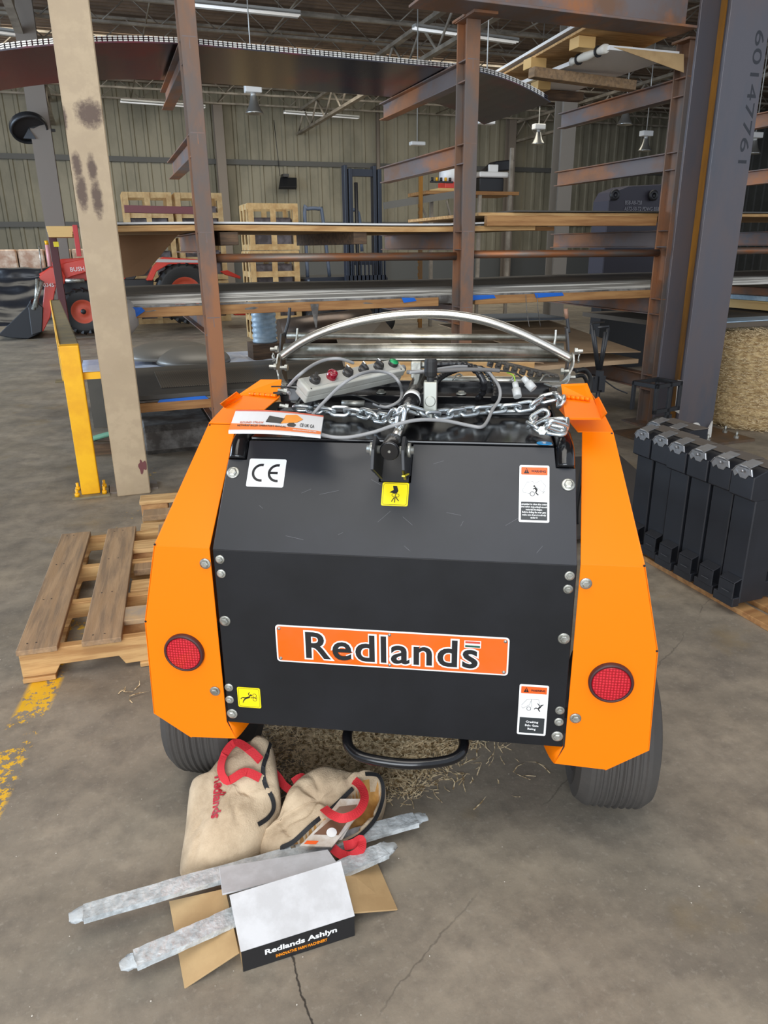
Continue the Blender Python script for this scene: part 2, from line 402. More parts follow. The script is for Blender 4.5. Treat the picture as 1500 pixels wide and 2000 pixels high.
for x in (-.9, 7.0, 15.5): girder(x, 4, 27.8, 5.93, 5.2)
# bridging lines
mb = MB()
for x in (1.5, 4.2, 9.5, 12): mb.tube([(x, 5, 6.0), (x, 27.5, 6.0)], .02, 5)
k += 1; struct(mb.build('trim_%d' % k, JOIST))

def column(name, x, y, w_, d_, z1, m, label, cat='column'):
    mb = MB(); ibeam(mb, (x, y, 0), (x, y, z1), d_, w_, .02, .014, up=(0, 1, 0)); o = mb.build(name, m); tag(o, label, cat); return o
# wall columns
for (px, lab, Y) in ((433, 'brown steel wall column behind the slatted crates', 27.6), (995, 'brown wall column behind the high equipment shelf', 27.6)):
    p = PY(px, 330, Y); column('wall_column', p.x, Y, .3, .3, 6.0, DCOL, lab)
p = PY(87, 300, 17); column('wall_column', p.x, 17, .36, .34, 6.0, DCOL, 'tall brown column with a black wall fan beside it, behind the tan column')
p = PY(1100, 300, 13.5); column('wall_column', p.x, 13.5, .30, .30, 5.9, mat('grey_column_paint', rgb(136, 130, 122), .6), 'slim grey column between the two right rack bays, far behind')
# downpipe in the corner
p = PY(737, 300, 27.7); o = MB().cyl((p.x, 27.6, 0), (p.x, 27.6, 6.2), .07, 10).build('downpipe', DCOL); tag(o, 'thin brown pipe running up the back wall behind the forklift mast', 'pipe')

# ---- tan column in front
cx, cy = .005, 4.76
t = thing('tan_column', 'tan painted steel column with scorch marks and a maroon splash near its foot', 'column', (cx, cy, 0))
mb = MB(); mb.box(-.1, .1, -.1, .1, 0, 6.4)
col = mb.build('shaft', TANP, t, bevel=.006)
SCOR = mat('scorched_paint', rgb(78, 60, 48), .8, n1=rgb(120, 96, 76), sc=40)
def blob(name, cxx, czz, rx, rz, m, parent, y, seed, n=26, jag=.25):
    poly = []
    for i in range(n):
        a = 2*PI*i/n; q = 1+jag*noise.noise(Vector((math.cos(a)*1.3+seed, math.sin(a)*1.3, seed)))*2
        poly.append((cxx+rx*q*math.cos(a), czz+rz*q*math.sin(a)))
    mb = MB(); mb.prism(poly, frame((0, y, 0), (1, 0, 0), (0, 0, 1)), .0008); return mb.build(name, m, parent)
SPOTS = []
for i, (px, py, rx, rz) in enumerate(((124, 232, .012, .045), (175, 222, .045, .05), (150, 322, .016, .045), (160, 375, .018, .07), (180, 330, .016, .05), (190, 388, .018, .07))):
    p = PY(px, py, 4.66)-Vector((cx, cy, 0)); SPOTS.append((p.x, p.z, rx, rz))
def smudges(m, spots, col):
    nt = m.node_tree; N = nt.nodes; L = nt.links; b = N['Principled BSDF']; prev = b.inputs['Base Color'].links[0].from_socket
    tc = N.new('ShaderNodeTexCoord'); sp = N.new('ShaderNodeSeparateXYZ'); L.new(tc.outputs['Object'], sp.inputs[0])
    no = N.new('ShaderNodeTexNoise'); no.inputs['Scale'].default_value = 30; no.inputs['Detail'].default_value = 8; no.inputs['Roughness'].default_value = .75; L.new(tc.outputs['Object'], no.inputs[0])
    acc = None
    def ma(op, a, c=None):
        n = N.new('ShaderNodeMath'); n.operation = op
        for i, q in enumerate((a, c)):
            if q is None: continue
            if isinstance(q, (int, float)): n.inputs[i].default_value = q
            else: L.new(q, n.inputs[i])
        return n.outputs[0]
    for (x, z, rx, rz) in spots:
        dx = ma('DIVIDE', ma('SUBTRACT', sp.outputs[0], x), rx*1.5); dz = ma('DIVIDE', ma('SUBTRACT', sp.outputs[2], z), rz*1.35)
        d = ma('ADD', ma('MULTIPLY', dx, dx), ma('MULTIPLY', dz, dz)); acc = d if acc is None else ma('MINIMUM', acc, d)
    f = ma('ADD', acc, ma('MULTIPLY', ma('SUBTRACT', no.outputs[0], .5), 3.2))
    r = N.new('ShaderNodeMapRange'); r.inputs[1].default_value = .35; r.inputs[2].default_value = 1.5; r.inputs[3].default_value = .95; r.inputs[4].default_value = 0; L.new(f, r.inputs[0])
    mi = N.new('ShaderNodeMix'); mi.data_type = 'RGBA'; L.new(r.outputs[0], mi.inputs[0]); L.new(prev, mi.inputs[6]); mi.inputs[7].default_value = (*col, 1); L.new(mi.outputs[2], b.inputs['Base Color'])
smudges(TANP, SPOTS, rgb(84, 64, 52))
p = PY(281, 910, 4.66)-Vector((cx, cy, 0)); blob('maroon_splash', .072, p.z, .022, .04, mat('maroon_paint', rgb(110, 62, 62), .6), t, -.1005, 9, jag=.5)
mb = MB(); mb.box(-.15, .15, -.02, .15, 0, .012)
mb.build('base_plate', DCOL, t)

# ---- big dark steel column on the right
t = thing('steel_column', 'big dark mill-scale I-section column with stencilled digits and a rust streak', 'column', (4.19, 4.59, 0))
mb = MB(); ibeam(mb, (0, 0, 0.02), (0, 0, 6.4), .30, .34, .022, .016, up=(0, 1, 0)); mb.build('shaft', MILL, t, bevel=.002)
mb = MB(); mb.box(-.0115, -.0085, .065, .125, .1, 6.2); mb.build('rust_streak', RUSTY, t)
mb = MB(); mb.box(-.42, .42, -.35, .3, 0, .02); bp = mb.build('base_plate', mat('base_plate_steel', rgb(84, 76, 68), .6, .2, n1=rgb(110, 84, 60), sc=4), t)
for (x, y) in ((-.25, -.28), (.02, -.28), (.3, -.28), (.36, -.1)):
    mb = MB(); mb.cyl((x, y, .02), (x, y, .075), .009, 10); mb.lathe([(0, .02), (.02, .02), (.02, .038), (0, .038)], (x, y, .0), (0, 0, 1), 6, False); mb.build('anchor_bolt', ZINC, bp)
z = 3.0
txt = frame((.10, -.1505, 2.38), (0, 0, -1), (1, 0, 0))
text_mesh('stencil_digits', '60147761', mat('stencil_ink', rgb(40, 42, 48), .5), t, txt, .1, fit=(.80, .075))
TAG_ = mat('paper_tag', rgb(214, 210, 202), .6)
p = PY(1331, 775, 4.44)-Vector((4.19, 4.59, 0)); mb = MB(); mb.plate([(-.172, -.10, p.z-.12), (-.172, -.15, p.z-.13), (-.172, -.15, p.z+.12), (-.172, -.09, p.z+.12)], .001); mb.build('paper_tag', TAG_, t)
mb = MB(); mb.tube(cr([(-.06, -.17, .02), (-.055, -.175, .12), (.0, -.18, .13), (.04, -.19, .02)], 6), .014, 8); mb.build('white_conduit', TAG_, t)
mb = MB(); mb.prism([(0, 0), (.07, .13), (.075, 0)], frame((.07, -.17, .02), (1, 0, 0), (0, 0, 1)), .012); mb.build('white_gusset', TAG_, t)

# ================================================================== CANTILEVER RACK
PXS = [.585, 2.41, 4.20, 6.05]; YF = 5.0
LV = [2.62, 2.12, 1.56, 1.04, .42]   # arm tops
t = thing('cantilever_rack', 'rusty steel cantilever rack of I-beam posts and arms holding the sheets', 'rack', (0, 0, 0))
for i, X in enumerate(PXS):
    mb = MB(); ibeam(mb, (X+.05, YF+.075, .0), (X+.05, YF+.075, 2.86), .15, .10, .012, .01, up=(0, 1, 0))
    mb.box(X-.03, X+.13, YF-.02, YF+.17, 2.845, 2.86)
    post = mb.build('post', RUST, t, bevel=.002)
    mb = MB(); mb.box(X-.09, X+.19, YF-.08, YF+.23, 0, .015); mb.build('foot_plate', RUST, post)
    for z in LV:
        mb = MB(); ibeam(mb, (X+.05, YF+.0, z-.065), (X+.05, 6.72, z-.06), .13, .085, .009, .007); mb.build('arm', RUSTH, post, bevel=.0015)
mb = MB(); ibeam(mb, (2.0, 4.86, 3.02), (4.02, 4.86, 3.0), .32, .26, .016, .01); mb.build('top_beam', RUSTH, t, bevel=.002)
mb = MB(); mb.box(2.39, 2.56, 4.86, 5.14, 2.84, 2.862); mb.build('cap_plate', RUST, t)
PIPE = mat('tie_pipe', rgb(120, 110, 102), .45, .5, n1=rgb(150, 96, 60), sc=3, stretch=(1, 1, 6))
for a, b in zip(PXS, PXS[1:]):
    mb = MB(); mb.cyl((a+.1, 5.10, 1.40), (b, 5.10, 1.39), .028, 14); mb.build('tie_pipe', PIPE, t)

# ---------------------------------------------------------------- sheet levels
def sheet(name, x0, x1, y0, y1, zf, th, m, nx=24, ny=4, parent=None):
    # zf(x,y) bottom height
    mb = MB(); g = {}
    for s in (0, 1):
        for i in range(nx+1):
            for j in range(ny+1):
                x = x0+(x1-x0)*i/nx; y = y0+(y1-y0)*j/ny; g[s, i, j] = mb.bm.verts.new((x, y, zf(x, y)+s*th))
    for i in range(nx):
        for j in range(ny):
            mb._f([g[1, i, j], g[1, i+1, j], g[1, i+1, j+1], g[1, i, j+1]]); mb._f([g[0, i, j+1], g[0, i+1, j+1], g[0, i+1, j], g[0, i, j]])
    for i in range(nx):
        mb._f([g[0, i, 0], g[0, i+1, 0], g[1, i+1, 0], g[1, i, 0]]); mb._f([g[1, i, ny], g[1, i+1, ny], g[0, i+1, ny], g[0, i, ny]])
    for j in range(ny):
        mb._f([g[1, 0, j], g[1, 0, j+1], g[0, 0, j+1], g[0, 0, j]]); mb._f([g[0, nx, j], g[0, nx, j+1], g[1, nx, j+1], g[1, nx, j]])
    return mb.build(name, m, parent)
xl = PY(228, 445, 5.16).x
# level 3 (eye height): plywood with a white sheet on it
sag = lambda x, y: .006*math.sin(x*2.2)
o = sheet('plywood_sheet', -.03, 3.1, 5.17, 6.55, lambda x, y: 1.563+sag(x, y), .035, PINEX); tag(o, 'long pale plywood deck under the white sheet at eye height, left bays', 'plywood')
o = sheet('white_steel_sheet', -.05, 3.6, 5.16, 6.5, lambda x, y: 1.605+sag(x, y)+max(0, x-2.4)*.03, .012, SHEETW); tag(o, 'thin white-edged sheet lying on the plywood at eye height', 'sheet')
o = sheet('plywood_sheet', 2.62, 7.5, 5.17, 6.55, lambda x, y: 1.665, .022, PINEX); tag(o, 'ragged plywood deck on stacked timbers behind the dark column', 'plywood')
o = sheet('thin_steel_sheet', 2.9, 7.5, 5.14, 6.5, lambda x, y: 1.692, .010, SHEET); tag(o, 'thin dark sheet on top of the ragged plywood, right bays', 'sheet')
def beam(name, a, b, w_, h_, m, label, cat='timber', group=None):
    mb = MB(); mb.bar(a, b, w_, h_); o = mb.build(name, m, bevel=.003); tag(o, label, cat, group); return o
beam('timber_beam', (2.66, 5.13, 1.628), (4.16, 5.13, 1.628), .05, .07, TIMB, 'long yellowish timber just under the ragged plywood, right of the middle post')
beam('timber_beam', (2.53, 5.3, 1.578), (3.02, 5.3, 1.578), .09, .030, TIMB, 'short lower timber touching the middle post on its right')
beam('timber_beam', (3.04, 5.3, 1.578), (3.32, 5.3, 1.578), .09, .030, TIMB, 'short timber end lying beside the lower timber right of the middle post')
beam('timber_beam', (1.72, 5.2, 1.52), (1.6, 6.4, 1.52), .10, .085, DTIMB, 'grey squared timber sticking out under the plywood, left of the middle post')
beam('timber_beam', (.80, 5.15, 1.52), (.78, 6.3, 1.52), .12, .08, DTIMB, 'plastic-wrapped timber block under the plywood beside the left post')
# cardboard hanging beside the tan column
mb = MB(); mb.plate([(-.02, 5.5, 1.55), (.50, 5.4, 1.55), (.26, 5.45, 1.30), (.06, 5.5, 1.27)], .012); o = mb.build('hanging_cardboard', mat('brown_card_dark', rgb(116, 84, 54), .8)); tag(o, 'brown cardboard flap hanging below the plywood beside the tan column', 'cardboard')
# level 2 stack
s2 = lambda x, y: 1.115+.006*math.sin(x*1.7)
t = thing('steel_sheet_stack', 'thick stack of grey steel sheets with pale edges at waist-high level', 'sheet stack', (0, 0, 0))
xl2 = -.02
sheet('sheet_edges', xl2, 7.5, 5.17, 6.5, s2, .06, SHEETE, parent=t)
sheet('top_sheet', xl2-.03, 7.5, 5.16, 6.5, lambda x, y: s2(x, y)+.061, .008, SHEET, parent=t)
mb = MB(); g = []
for i in range(90):
    x = xl2+.0+i*.05; d = .02+.02*noise.noise(Vector((x*4, 0, 0))); q = .02*noise.noise(Vector((x*6, 3, 0)))
    g.append([mb.bm.verts.new((x, 5.155+q*.3, 1.118)), mb.bm.verts.new((x, 5.145+q, 1.10-d)), mb.bm.verts.new((x, 5.16+q, 1.075-d*.8))])
for a, b in zip(g, g[1:]):
    mb._f([a[0], b[0], b[1], a[1]], True); mb._f([a[1], b[1], b[2], a[2]], True)
o = mb.build('packing_film', FILM, t)
mb = MB(); mb.lathe([(0, 0), (.08, .02), (.11, .1), (.09, .2), (.04, .26), (0, .27)], (.05, 5.2, 1.17), (.15, -.1, -1), 14); o = noisy(mb.build('film_bundle', mat('grey_film', rgb(178, 174, 168), .4, bump=.6, bsc=18), t), .03, 9)
for (a, b) in ((.11, .20), (2.0, 2.1), (2.55, 2.75), (3.1, 3.35)):
    mb = MB(); mb.plate([(a, 5.13, 1.112), (b, 5.13, 1.108), (b+.02, 5.135, 1.085), (a+.02, 5.135, 1.075 if a > .2 else 1.03)], .002); mb.build('blue_film_strip', BFILM, t)
for x in (1.32, 3.02, 3.12):
    mb = MB(); mb.plate([(x, 5.13, 1.09), (x+.06, 5.13, 1.09), (x+.04, 5.13, .93), (x+.03, 5.13, .93)], .001) if x < 2 else mb.tube(cr([(x, 5.12, 1.1), (x+.01, 5.11, .98), (x+.04, 5.11, .86)], 5), .003, 5)
    mb.build('loose_film_tail', FILM, t)
beam('timber_beam', (-.02, 5.17, 1.073), (2.30, 5.17, 1.073), .06, .062, TIMB, 'long timber bearer under the waist-high sheet stack, left bay')
beam('timber_beam', (2.60, 5.17, 1.073), (4.2, 5.17, 1.073), .06, .062, TIMB, 'long timber bearer under the waist-high sheet stack, right of the middle post')
# level 5 low left: sheets with a perforated sheet
t = thing('low_sheet_stack', 'low stack of grey sheets on blue film at the foot of the rack, left bay', 'sheet stack')
sheet('sheet_pack', .06, 2.3, 5.17, 6.5, lambda x, y: .50, .03, SHEET, parent=t)
sheet('film_edge', .05, 2.3, 5.16, 6.52, lambda x, y: .485, .012, FILM, parent=t)
mb = MB(); mb.plate([(.25, 5.15, .50), (.55, 5.15, .505), (.58, 5.15, .475), (.22, 5.15, .47)], .002); mb.build('blue_film_strip', BFILM, t)
PERF = mat('perforated_steel', rgb(104, 96, 84), .5, .3)
def perf_nodes(m):
    nt = m.node_tree; N = nt.nodes; L = nt.links; b = N['Principled BSDF']; tc = N.new('ShaderNodeTexCoord'); vo = N.new('ShaderNodeTexVoronoi'); vo.inputs['Randomness'].default_value = 0; vo.inputs['Scale'].default_value = 62
    L.new(tc.outputs['Object'], vo.inputs[0]); r = N.new('ShaderNodeMapRange'); r.inputs[1].default_value = .28; r.inputs[2].default_value = .36; L.new(vo.outputs[0], r.inputs[0])
    mi = N.new('ShaderNodeMix'); mi.data_type = 'RGBA'; mi.inputs[6].default_value = (*rgb(52, 48, 42), 1); mi.inputs[7].default_value = (*rgb(122, 112, 98), 1); L.new(r.outputs[0], mi.inputs[0]); L.new(mi.outputs[2], b.inputs['Base Color'])
perf_nodes(PERF)
o = sheet('perforated_sheet', .28, 2.1, 5.42, 6.2, lambda x, y: .532, .004, PERF); tag(o, 'perforated metal sheet lying on the low sheet stack beside the left post', 'sheet')
beam('timber_beam', (.05, 5.17, .452), (2.3, 5.17, .452), .06, .06, TIMB, 'timber bearer under the low sheet stack, left bay')
mb = MB(); mb.box(2.2, 4.2, 5.2, 6.5, .5, .535); o = mb.build('brown_paper_pack', BROWNC); tag(o, 'low brown-paper-covered sheet pack in the right bay', 'sheet stack')
mb = MB(); mb.plate([(3.2, 5.18, .64), (4.2, 5.18, .60), (4.2, 6.6, .74), (2.95, 6.6, .76)], .006); mb.plate([(2.4, 5.6, .60), (3.3, 5.25, .55), (3.3, 6.3, .68), (2.5, 6.4, .72)], .005); o = mb.build('cardboard_cover', BROWNC); tag(o, 'creased brown cardboard cover lying over the low pack, right bay', 'cardboard')
mb = MB(); mb.plate([(1.72, 5.7, .56), (2.34, 5.6, .57), (2.25, 6.2, .86), (1.85, 6.4, .80)], .005); o = mb.build('crumpled_card', mat('pale_card', rgb(170, 152, 130), .8)); tag(o, 'crumpled pale cardboard piece between middle post and roller frame', 'cardboard')
o = sheet('grey_sheet', 2.9, 4.2, 6.3, 6.9, lambda x, y: .80-(x-2.9)*.02, .02, mat('blue_grey_sheet', rgb(104, 112, 120), .4, .3)); tag(o, 'blue-grey sheet edge behind the brown cardboard, right bay', 'sheet')
mb = MB(); mb.box(4.5, 7.5, 5.0, 6.5, .78, .82); o = mb.build('shelf_board', mat('grey_board', rgb(104, 94, 82), .8)); tag(o, 'grey board shelf above the hay bale', 'board')
# ---- top: curved perforated sheets
def ztop(x, y):
    if x < .7: return 2.65-.085*(x-.7)**2*(1 if x > -.6 else 1.0)
    if x < 2.5: return 2.65-.025*(x-.7)/1.8
    return 2.625-.28*(x-2.5)**2
t = thing('curved_perforated_sheets', 'stack of long dark perforated sheets drooping over the top rack arms', 'sheet stack')
UND = mat('dark_reflective_sheet', rgb(62, 60, 66), .22, .65, n1=rgb(104, 42, 52), sc=1.6, lo=.5, hi=.62, bump=.04, bsc=30)  # maroon patches in the colour imitate a red reflection
sheet('bottom_sheet', -1.9, 3.28, 5.35, 6.42, ztop, .008, UND, nx=60, parent=t)
for i in range(3):
    mb = MB(); x = -1.9
    while x < 3.22:
        z0 = ztop(x, 0)+.012+i*.011; z1 = ztop(x+.03, 0)+.012+i*.011
        mb.bar((x, 5.355, z0), (x+.022, 5.355, z1), .008, .007); x += .03
    mb.build('perforated_edge', mat('bright_cut_edge', rgb(214, 212, 206), .35, .4), t).__setitem__('kind', 'stuff')
    sheet('upper_sheet', -1.9, 3.26, 5.36, 6.42, lambda x, y: ztop(x, y)+.010+i*.011, .004, UND, nx=60, parent=t)
#==PART3==
# ================================================================== ROUND BALER
BAL = thing('round_baler', 'orange and black round baler seen from the rear with a nameplate on its gate', 'baler', B0, TH)
def bolt(parent, p, n, r=.008, name='bolt'):
    mb = MB(); n = Vector(n).normalized(); p = Vector(p)
    mb.lathe([(0, 0), (r*1.55, 0), (r*1.55, .002), (r*1.25, .0025), (0, .0025)], p, n, 18)
    mb.lathe([(r*1.05, .002), (r*1.05, .007), (r*.75, .0085), (0, .0085)], p, n, 6, False)
    return mb.build(name, ZINC, parent)
# --- tail gate: lower vertical panel + upper sloped panel
gate = MB()
gate.plate([(-.400, 0, .362), (.400, 0, .362), (.398, 0, .820), (-.398, 0, .820)], .004, (0, -1, 0))
gl = gate.build('lower_gate_panel', BLACKP, BAL, bevel=.0015)
sv = Vector((0, .173, .208)).normalized(); sn = Vector((0, -sv.z, sv.y))   # slope dir, outward normal
def S(w_, z): return Vector((w_, (z-.820)/.208*.173, z))
g2 = MB()
out = [(-.398, .820), (.398, .820), (.397, .990), (.355, .990), (.351, 1.028), (.036, 1.028), (.036, .955), (-.036, .955), (-.036, 1.028), (-.351, 1.028), (-.351, .990), (-.395, .990)]
g2.plate([S(*q) for q in out], .004, sn)
gu = g2.build('upper_gate_panel', mat('black_gate_painted_sheen', rgb(32, 34, 38), 0.42, n1=rgb(40, 42, 48), sc=3, mix=.4, bump=0.01, bsc=300), BAL, bevel=.001)  # gate black lightened here, reflected overhead light put into the colour
for (x, y) in ((-.388, .797), (-.388, .762), (-.396, .462), (-.397, .428), (.390, .796), (.389, .765), (.393, .462), (.393, .431)): bolt(gl, (x*.985, -.0002, y), (0, -1, 0), .0068)
for (x, y) in ((-.384, .642), (-.388, .388), (.383, .646), (.386, .392)): bolt(gl, (x, -.0002, y), (0, -1, 0), .0085)
for (x, z) in ((-.378, .964), (.381, .960)): bolt(gu, S(x, z), sn, .0095)
SCR = mat('scratch', rgb(112, 112, 116), .5)
for i in range(16):
    u = random.uniform(-.33, .33); z = random.uniform(.83, 1.0); a = random.uniform(-.8, 1.2); L = random.uniform(.008, .05)
    p = S(u, z)+sn*.0003; q = p+Vector((math.cos(a), 0, 0))*L+sv*math.sin(a)*L
    mb = MB(); mb.bar(p, q, .0005, .0002, sn); mb.build('scratch', SCR, gu)
# --- body behind the gate
mb = MB(); prof = [(.012, .36), (.012, .80), (.18, 1.005), (.60, 1.02), (.72, 1.02), (.72, .60), (1.5, .55), (1.5, .30), (.20, .30)]
for s in (-1, 1): mb.plate([(s*.385, d, z) for d, z in prof], .006, (s, 0, 0))
mb.plate([(-.385, .72, 1.0), (.385, .72, 1.0), (.385, .72, .6), (-.385, .72, .6)], .005)
mb.plate([(-.385, .72, .6), (.385, .72, .6), (.385, 1.5, .55), (-.385, 1.5, .55)], .005)
mb.plate([(-.38, .02, .37), (.38, .02, .37), (.38, 1.45, .32), (-.38, 1.45, .32)], .005)
body = mb.build('baling_chamber', BLACKG, BAL)
# side slots beside the raised middle of the gate
for s in (-1, 1): mb = MB(); mb.tube(cr([(s*.375, .150, .985), (s*.375, .185, 1.02), (s*.375, .26, 1.03)], 5), .022, 12); mb.build('side_rail', BLACKG, body)
mb = MB()
mb.plate([(-.352, .182, 1.034), (.352, .182, 1.034), (.345, .395, 1.050), (-.345, .395, 1.050)], .012)
mb.build('top_cover', BLACKG, BAL, bevel=.004, seg=2)
mb = MB(); mb.box(-.345, .345, .398, .410, 1.035, 1.060); mb.plate([(-.08, .395, 1.062), (.07, .395, 1.062), (.06, .410, 1.070), (-.07, .41, 1.07)], .004); mb.build('cover_lip', BLACKG, BAL, bevel=.002)
mb = MB(); mb.plate([(-.36, .41, 1.042), (.36, .41, 1.042), (.36, .52, 1.052), (-.36, .52, 1.052)], .008); mb.build('chain_shelf', mat('worn_gloss_black', rgb(44, 44, 44), .12, .4, bump=.25, bsc=30), BAL)
mb = MB(); mb.plate([(-.37, .525, 1.070), (.37, .525, 1.070), (.37, .615, 1.080), (-.37, .615, 1.080)], .008); mb.box(-.37, .37, .521, .527, 1.05, 1.072); mb.box(-.37, .37, .612, .618, 1.06, 1.098)
fl = mb.build('top_flange', BLACKG, BAL, bevel=.0015)
for x in (-.09, .13): bolt(fl, (x, .55, 1.074), (0, -.1, 1), .009)
# --- fenders
def fender(s, label):
    P = []
    m_ = MB()
    ow = {.308: .503, .371: .590, .627: .582, .823: .537, 1.035: .497}
    iw = .405
    low = [(s*iw, 0, .362), (s*.385, 0, .314), (s*.503, 0, .308), (s*.592, 0, .371), (s*.583, 0, .627), (s*.536, 0, .823), (s*iw, 0, .823)]
    m_.plate(low, .003, (0, -1, 0))
    n = Vector((0, -.212, .295)).normalized()
    m_.plate([(s*iw, .001, .823), (s*.536, .001, .823), (s*.497, .297, 1.036), (s*.425, .297, 1.036)], .003, n)
    m_.plate([(s*.415, .297, 1.036), (s*.497, .297, 1.036), (s*.482, .44, 1.072), (s*.35 if s < 0 else s*.372, .44, 1.072)], .003)
    fe = m_.build('fender', ORANGE, BAL, bevel=.001)
    # outer return flange and side panel
    q = MB()
    e = [(.503, 0, .308), (.592, 0, .371), (.583, 0, .627), (.536, .0, .823), (.497, .297, 1.036), (.482, .44, 1.072)]
    for a, b in zip(e, e[1:]):
        A = Vector((s*a[0], a[1], a[2])); B_ = Vector((s*b[0], b[1], b[2]))
        A2 = A+Vector((0, .02 if a[2] < .35 else (1.1 if a[2] < .9 else .60)-a[1], 0)); B2 = B_+Vector((0, (1.1 if b[2] < .9 else .60)-b[1], 0))
        q.plate([A, B_, B2, A2], .003, (s, 0, .2))
    q.build('side_panel', ORANGE, fe)
    # curled inner skirt
    c = MB(); arc = []
    for i in range(9):
        a = math.radians(-90+i*20); arc.append((s*(.385-.0-.0*i), .03+.03*math.sin(a), .345+.0+.0*i))
    prev = None
    rows = []
    for i in range(10):
        a = PI*i/9*.95
        dd = .045-.045*math.cos(a)
        rows.append((Vector((s*(.4+.0*i), dd, .362)), Vector((s*(.385-.035*math.sin(a/2)), dd, .314+.03*math.sin(a/2)))))
    g = [[c.bm.verts.new(v) for v in r] for r in rows]
    for a, b in zip(g, g[1:]): c._f([a[0], b[0], b[1], a[1]], True)
    sk = c.build('curled_skirt', ORANGE, fe)
    sm = sk.modifiers.new('t', 'SOLIDIFY'); sm.thickness = .003
    return fe
fL = fender(-1, ''); fR = fender(1, '')
for (f, pts) in ((fL, ((-.418, .785), (-.426, .449))), (fR, ((.419, .780), (.423, .444)))):
    for (x, z) in pts: bolt(f, (x, -.0005, z), (0, -1, 0), .0082)
for f, s in ((fL, -1), (fR, 1)):
    for (w_, d, z) in ((.534, -.0005, .826), (.581, -.0005, .628), (.494, .293, 1.034)):
        mb = MB(); mb.cyl((s*(w_-.001), d-.001, z), (s*(w_-.001), d+.001, z), .0025, 8); mb.build('relief_hole', INK, f)
# red reflectors with hex pattern
RM = bpy.data.materials.new('red_reflector'); RM.use_nodes = True
nt = RM.node_tree; b = nt.nodes['Principled BSDF']; b.inputs['Roughness'].default_value = .18; b.inputs['Coat Weight'].default_value = .6
tc = nt.nodes.new('ShaderNodeTexCoord'); vo = nt.nodes.new('ShaderNodeTexVoronoi'); vo.inputs['Scale'].default_value = 150; vo.inputs['Randomness'].default_value = .12; nt.links.new(tc.outputs['Object'], vo.inputs[0])
rr = nt.nodes.new('ShaderNodeMapRange'); rr.inputs[1].default_value = .15; rr.inputs[2].default_value = .5; nt.links.new(vo.outputs[0], rr.inputs[0])
mi = nt.nodes.new('ShaderNodeMix'); mi.data_type = 'RGBA'; mi.inputs[6].default_value = (*rgb(226, 44, 62), 1); mi.inputs[7].default_value = (*rgb(160, 6, 24), 1); nt.links.new(rr.outputs[0], mi.inputs[0]); nt.links.new(mi.outputs[2], b.inputs['Base Color'])
for s, z in ((-1, .553), (1, .545)):
    c = (s*.491, -.0005, z)
    mb = MB(); mb.lathe([(.0485, 0), (.0485, .009), (.046, .012), (.0425, .012), (.042, .008)], c, (0, -1, 0), 48)
    rf = mb.build('reflector', mat('reflector_housing', rgb(66, 34, 34), .5), BAL)
    mb = MB(); mb.lathe([(.042, .002), (.042, .0095), (.040, .0115), (0, .0125)], c, (0, -1, 0), 48, False); mb.build('red_lens', RM, rf)
# hinged flaps on the fender tops
def flap(base, lid, lip, hinge, lab):
    o = MB().plate(base, .003).build('hinge_plate', ORANGE, BAL, bevel=.0006)
    mb = MB(); mb.plate(lid, .003); mb.plate(lip, .003); f = mb.build('fender_flap', ORANGE, BAL, bevel=.0006)
    mb = MB(); a, b_ = Vector(hinge[0]), Vector(hinge[1])
    for i in range(5):
        mb.cyl(a.lerp(b_, i/5+.01), a.lerp(b_, (i+1)/5-.01), .0045, 10)
    mb.build('hinge', ORANGE, f)
z0, z1 = 1.085, 1.115
flap([LZ(463, 772, 1.095), LZ(546, 774, 1.095), LZ(550, 741, z1+.015), LZ(509, 741, z1+.015)],
     [LZ(440, 797, 1.083), LZ(517, 799, 1.083), LZ(546, 775, 1.095), LZ(474, 773, 1.095)],
     [LZ(440, 797, 1.083), LZ(474, 775, 1.095), LZ(463, 765, 1.112), LZ(431, 789, 1.104)],
     (LZ(487, 769, 1.099), LZ(540, 773, 1.099)), 'l')
mb = MB(); mb.plate([LZ(441, 799, 1.083), LZ(455, 788, 1.087), LZ(500, 790, 1.087), LZ(516, 801, 1.083)], .002); mb.build('pressed_rib', ORANGE, BAL)
flap([LZ(1099, 776, 1.095), LZ(1160, 781, 1.095), LZ(1147, 748, z1+.01), LZ(1096, 750, z1+.01)],
     [LZ(1104, 818, 1.083), LZ(1174, 818, 1.083), LZ(1160, 781, 1.095), LZ(1099, 776, 1.095)],
     [LZ(1174, 818, 1.083), LZ(1184, 806, 1.104), LZ(1168, 775, 1.112), LZ(1160, 781, 1.095)],
     (LZ(1106, 775, 1.099), LZ(1152, 780, 1.099)), 'r')
mb = MB(); mb.plate([LZ(1108, 818, 1.084), LZ(1118, 808, 1.087), LZ(1158, 808, 1.087), LZ(1172, 818, 1.084)], .002); mb.build('pressed_rib', ORANGE, BAL)
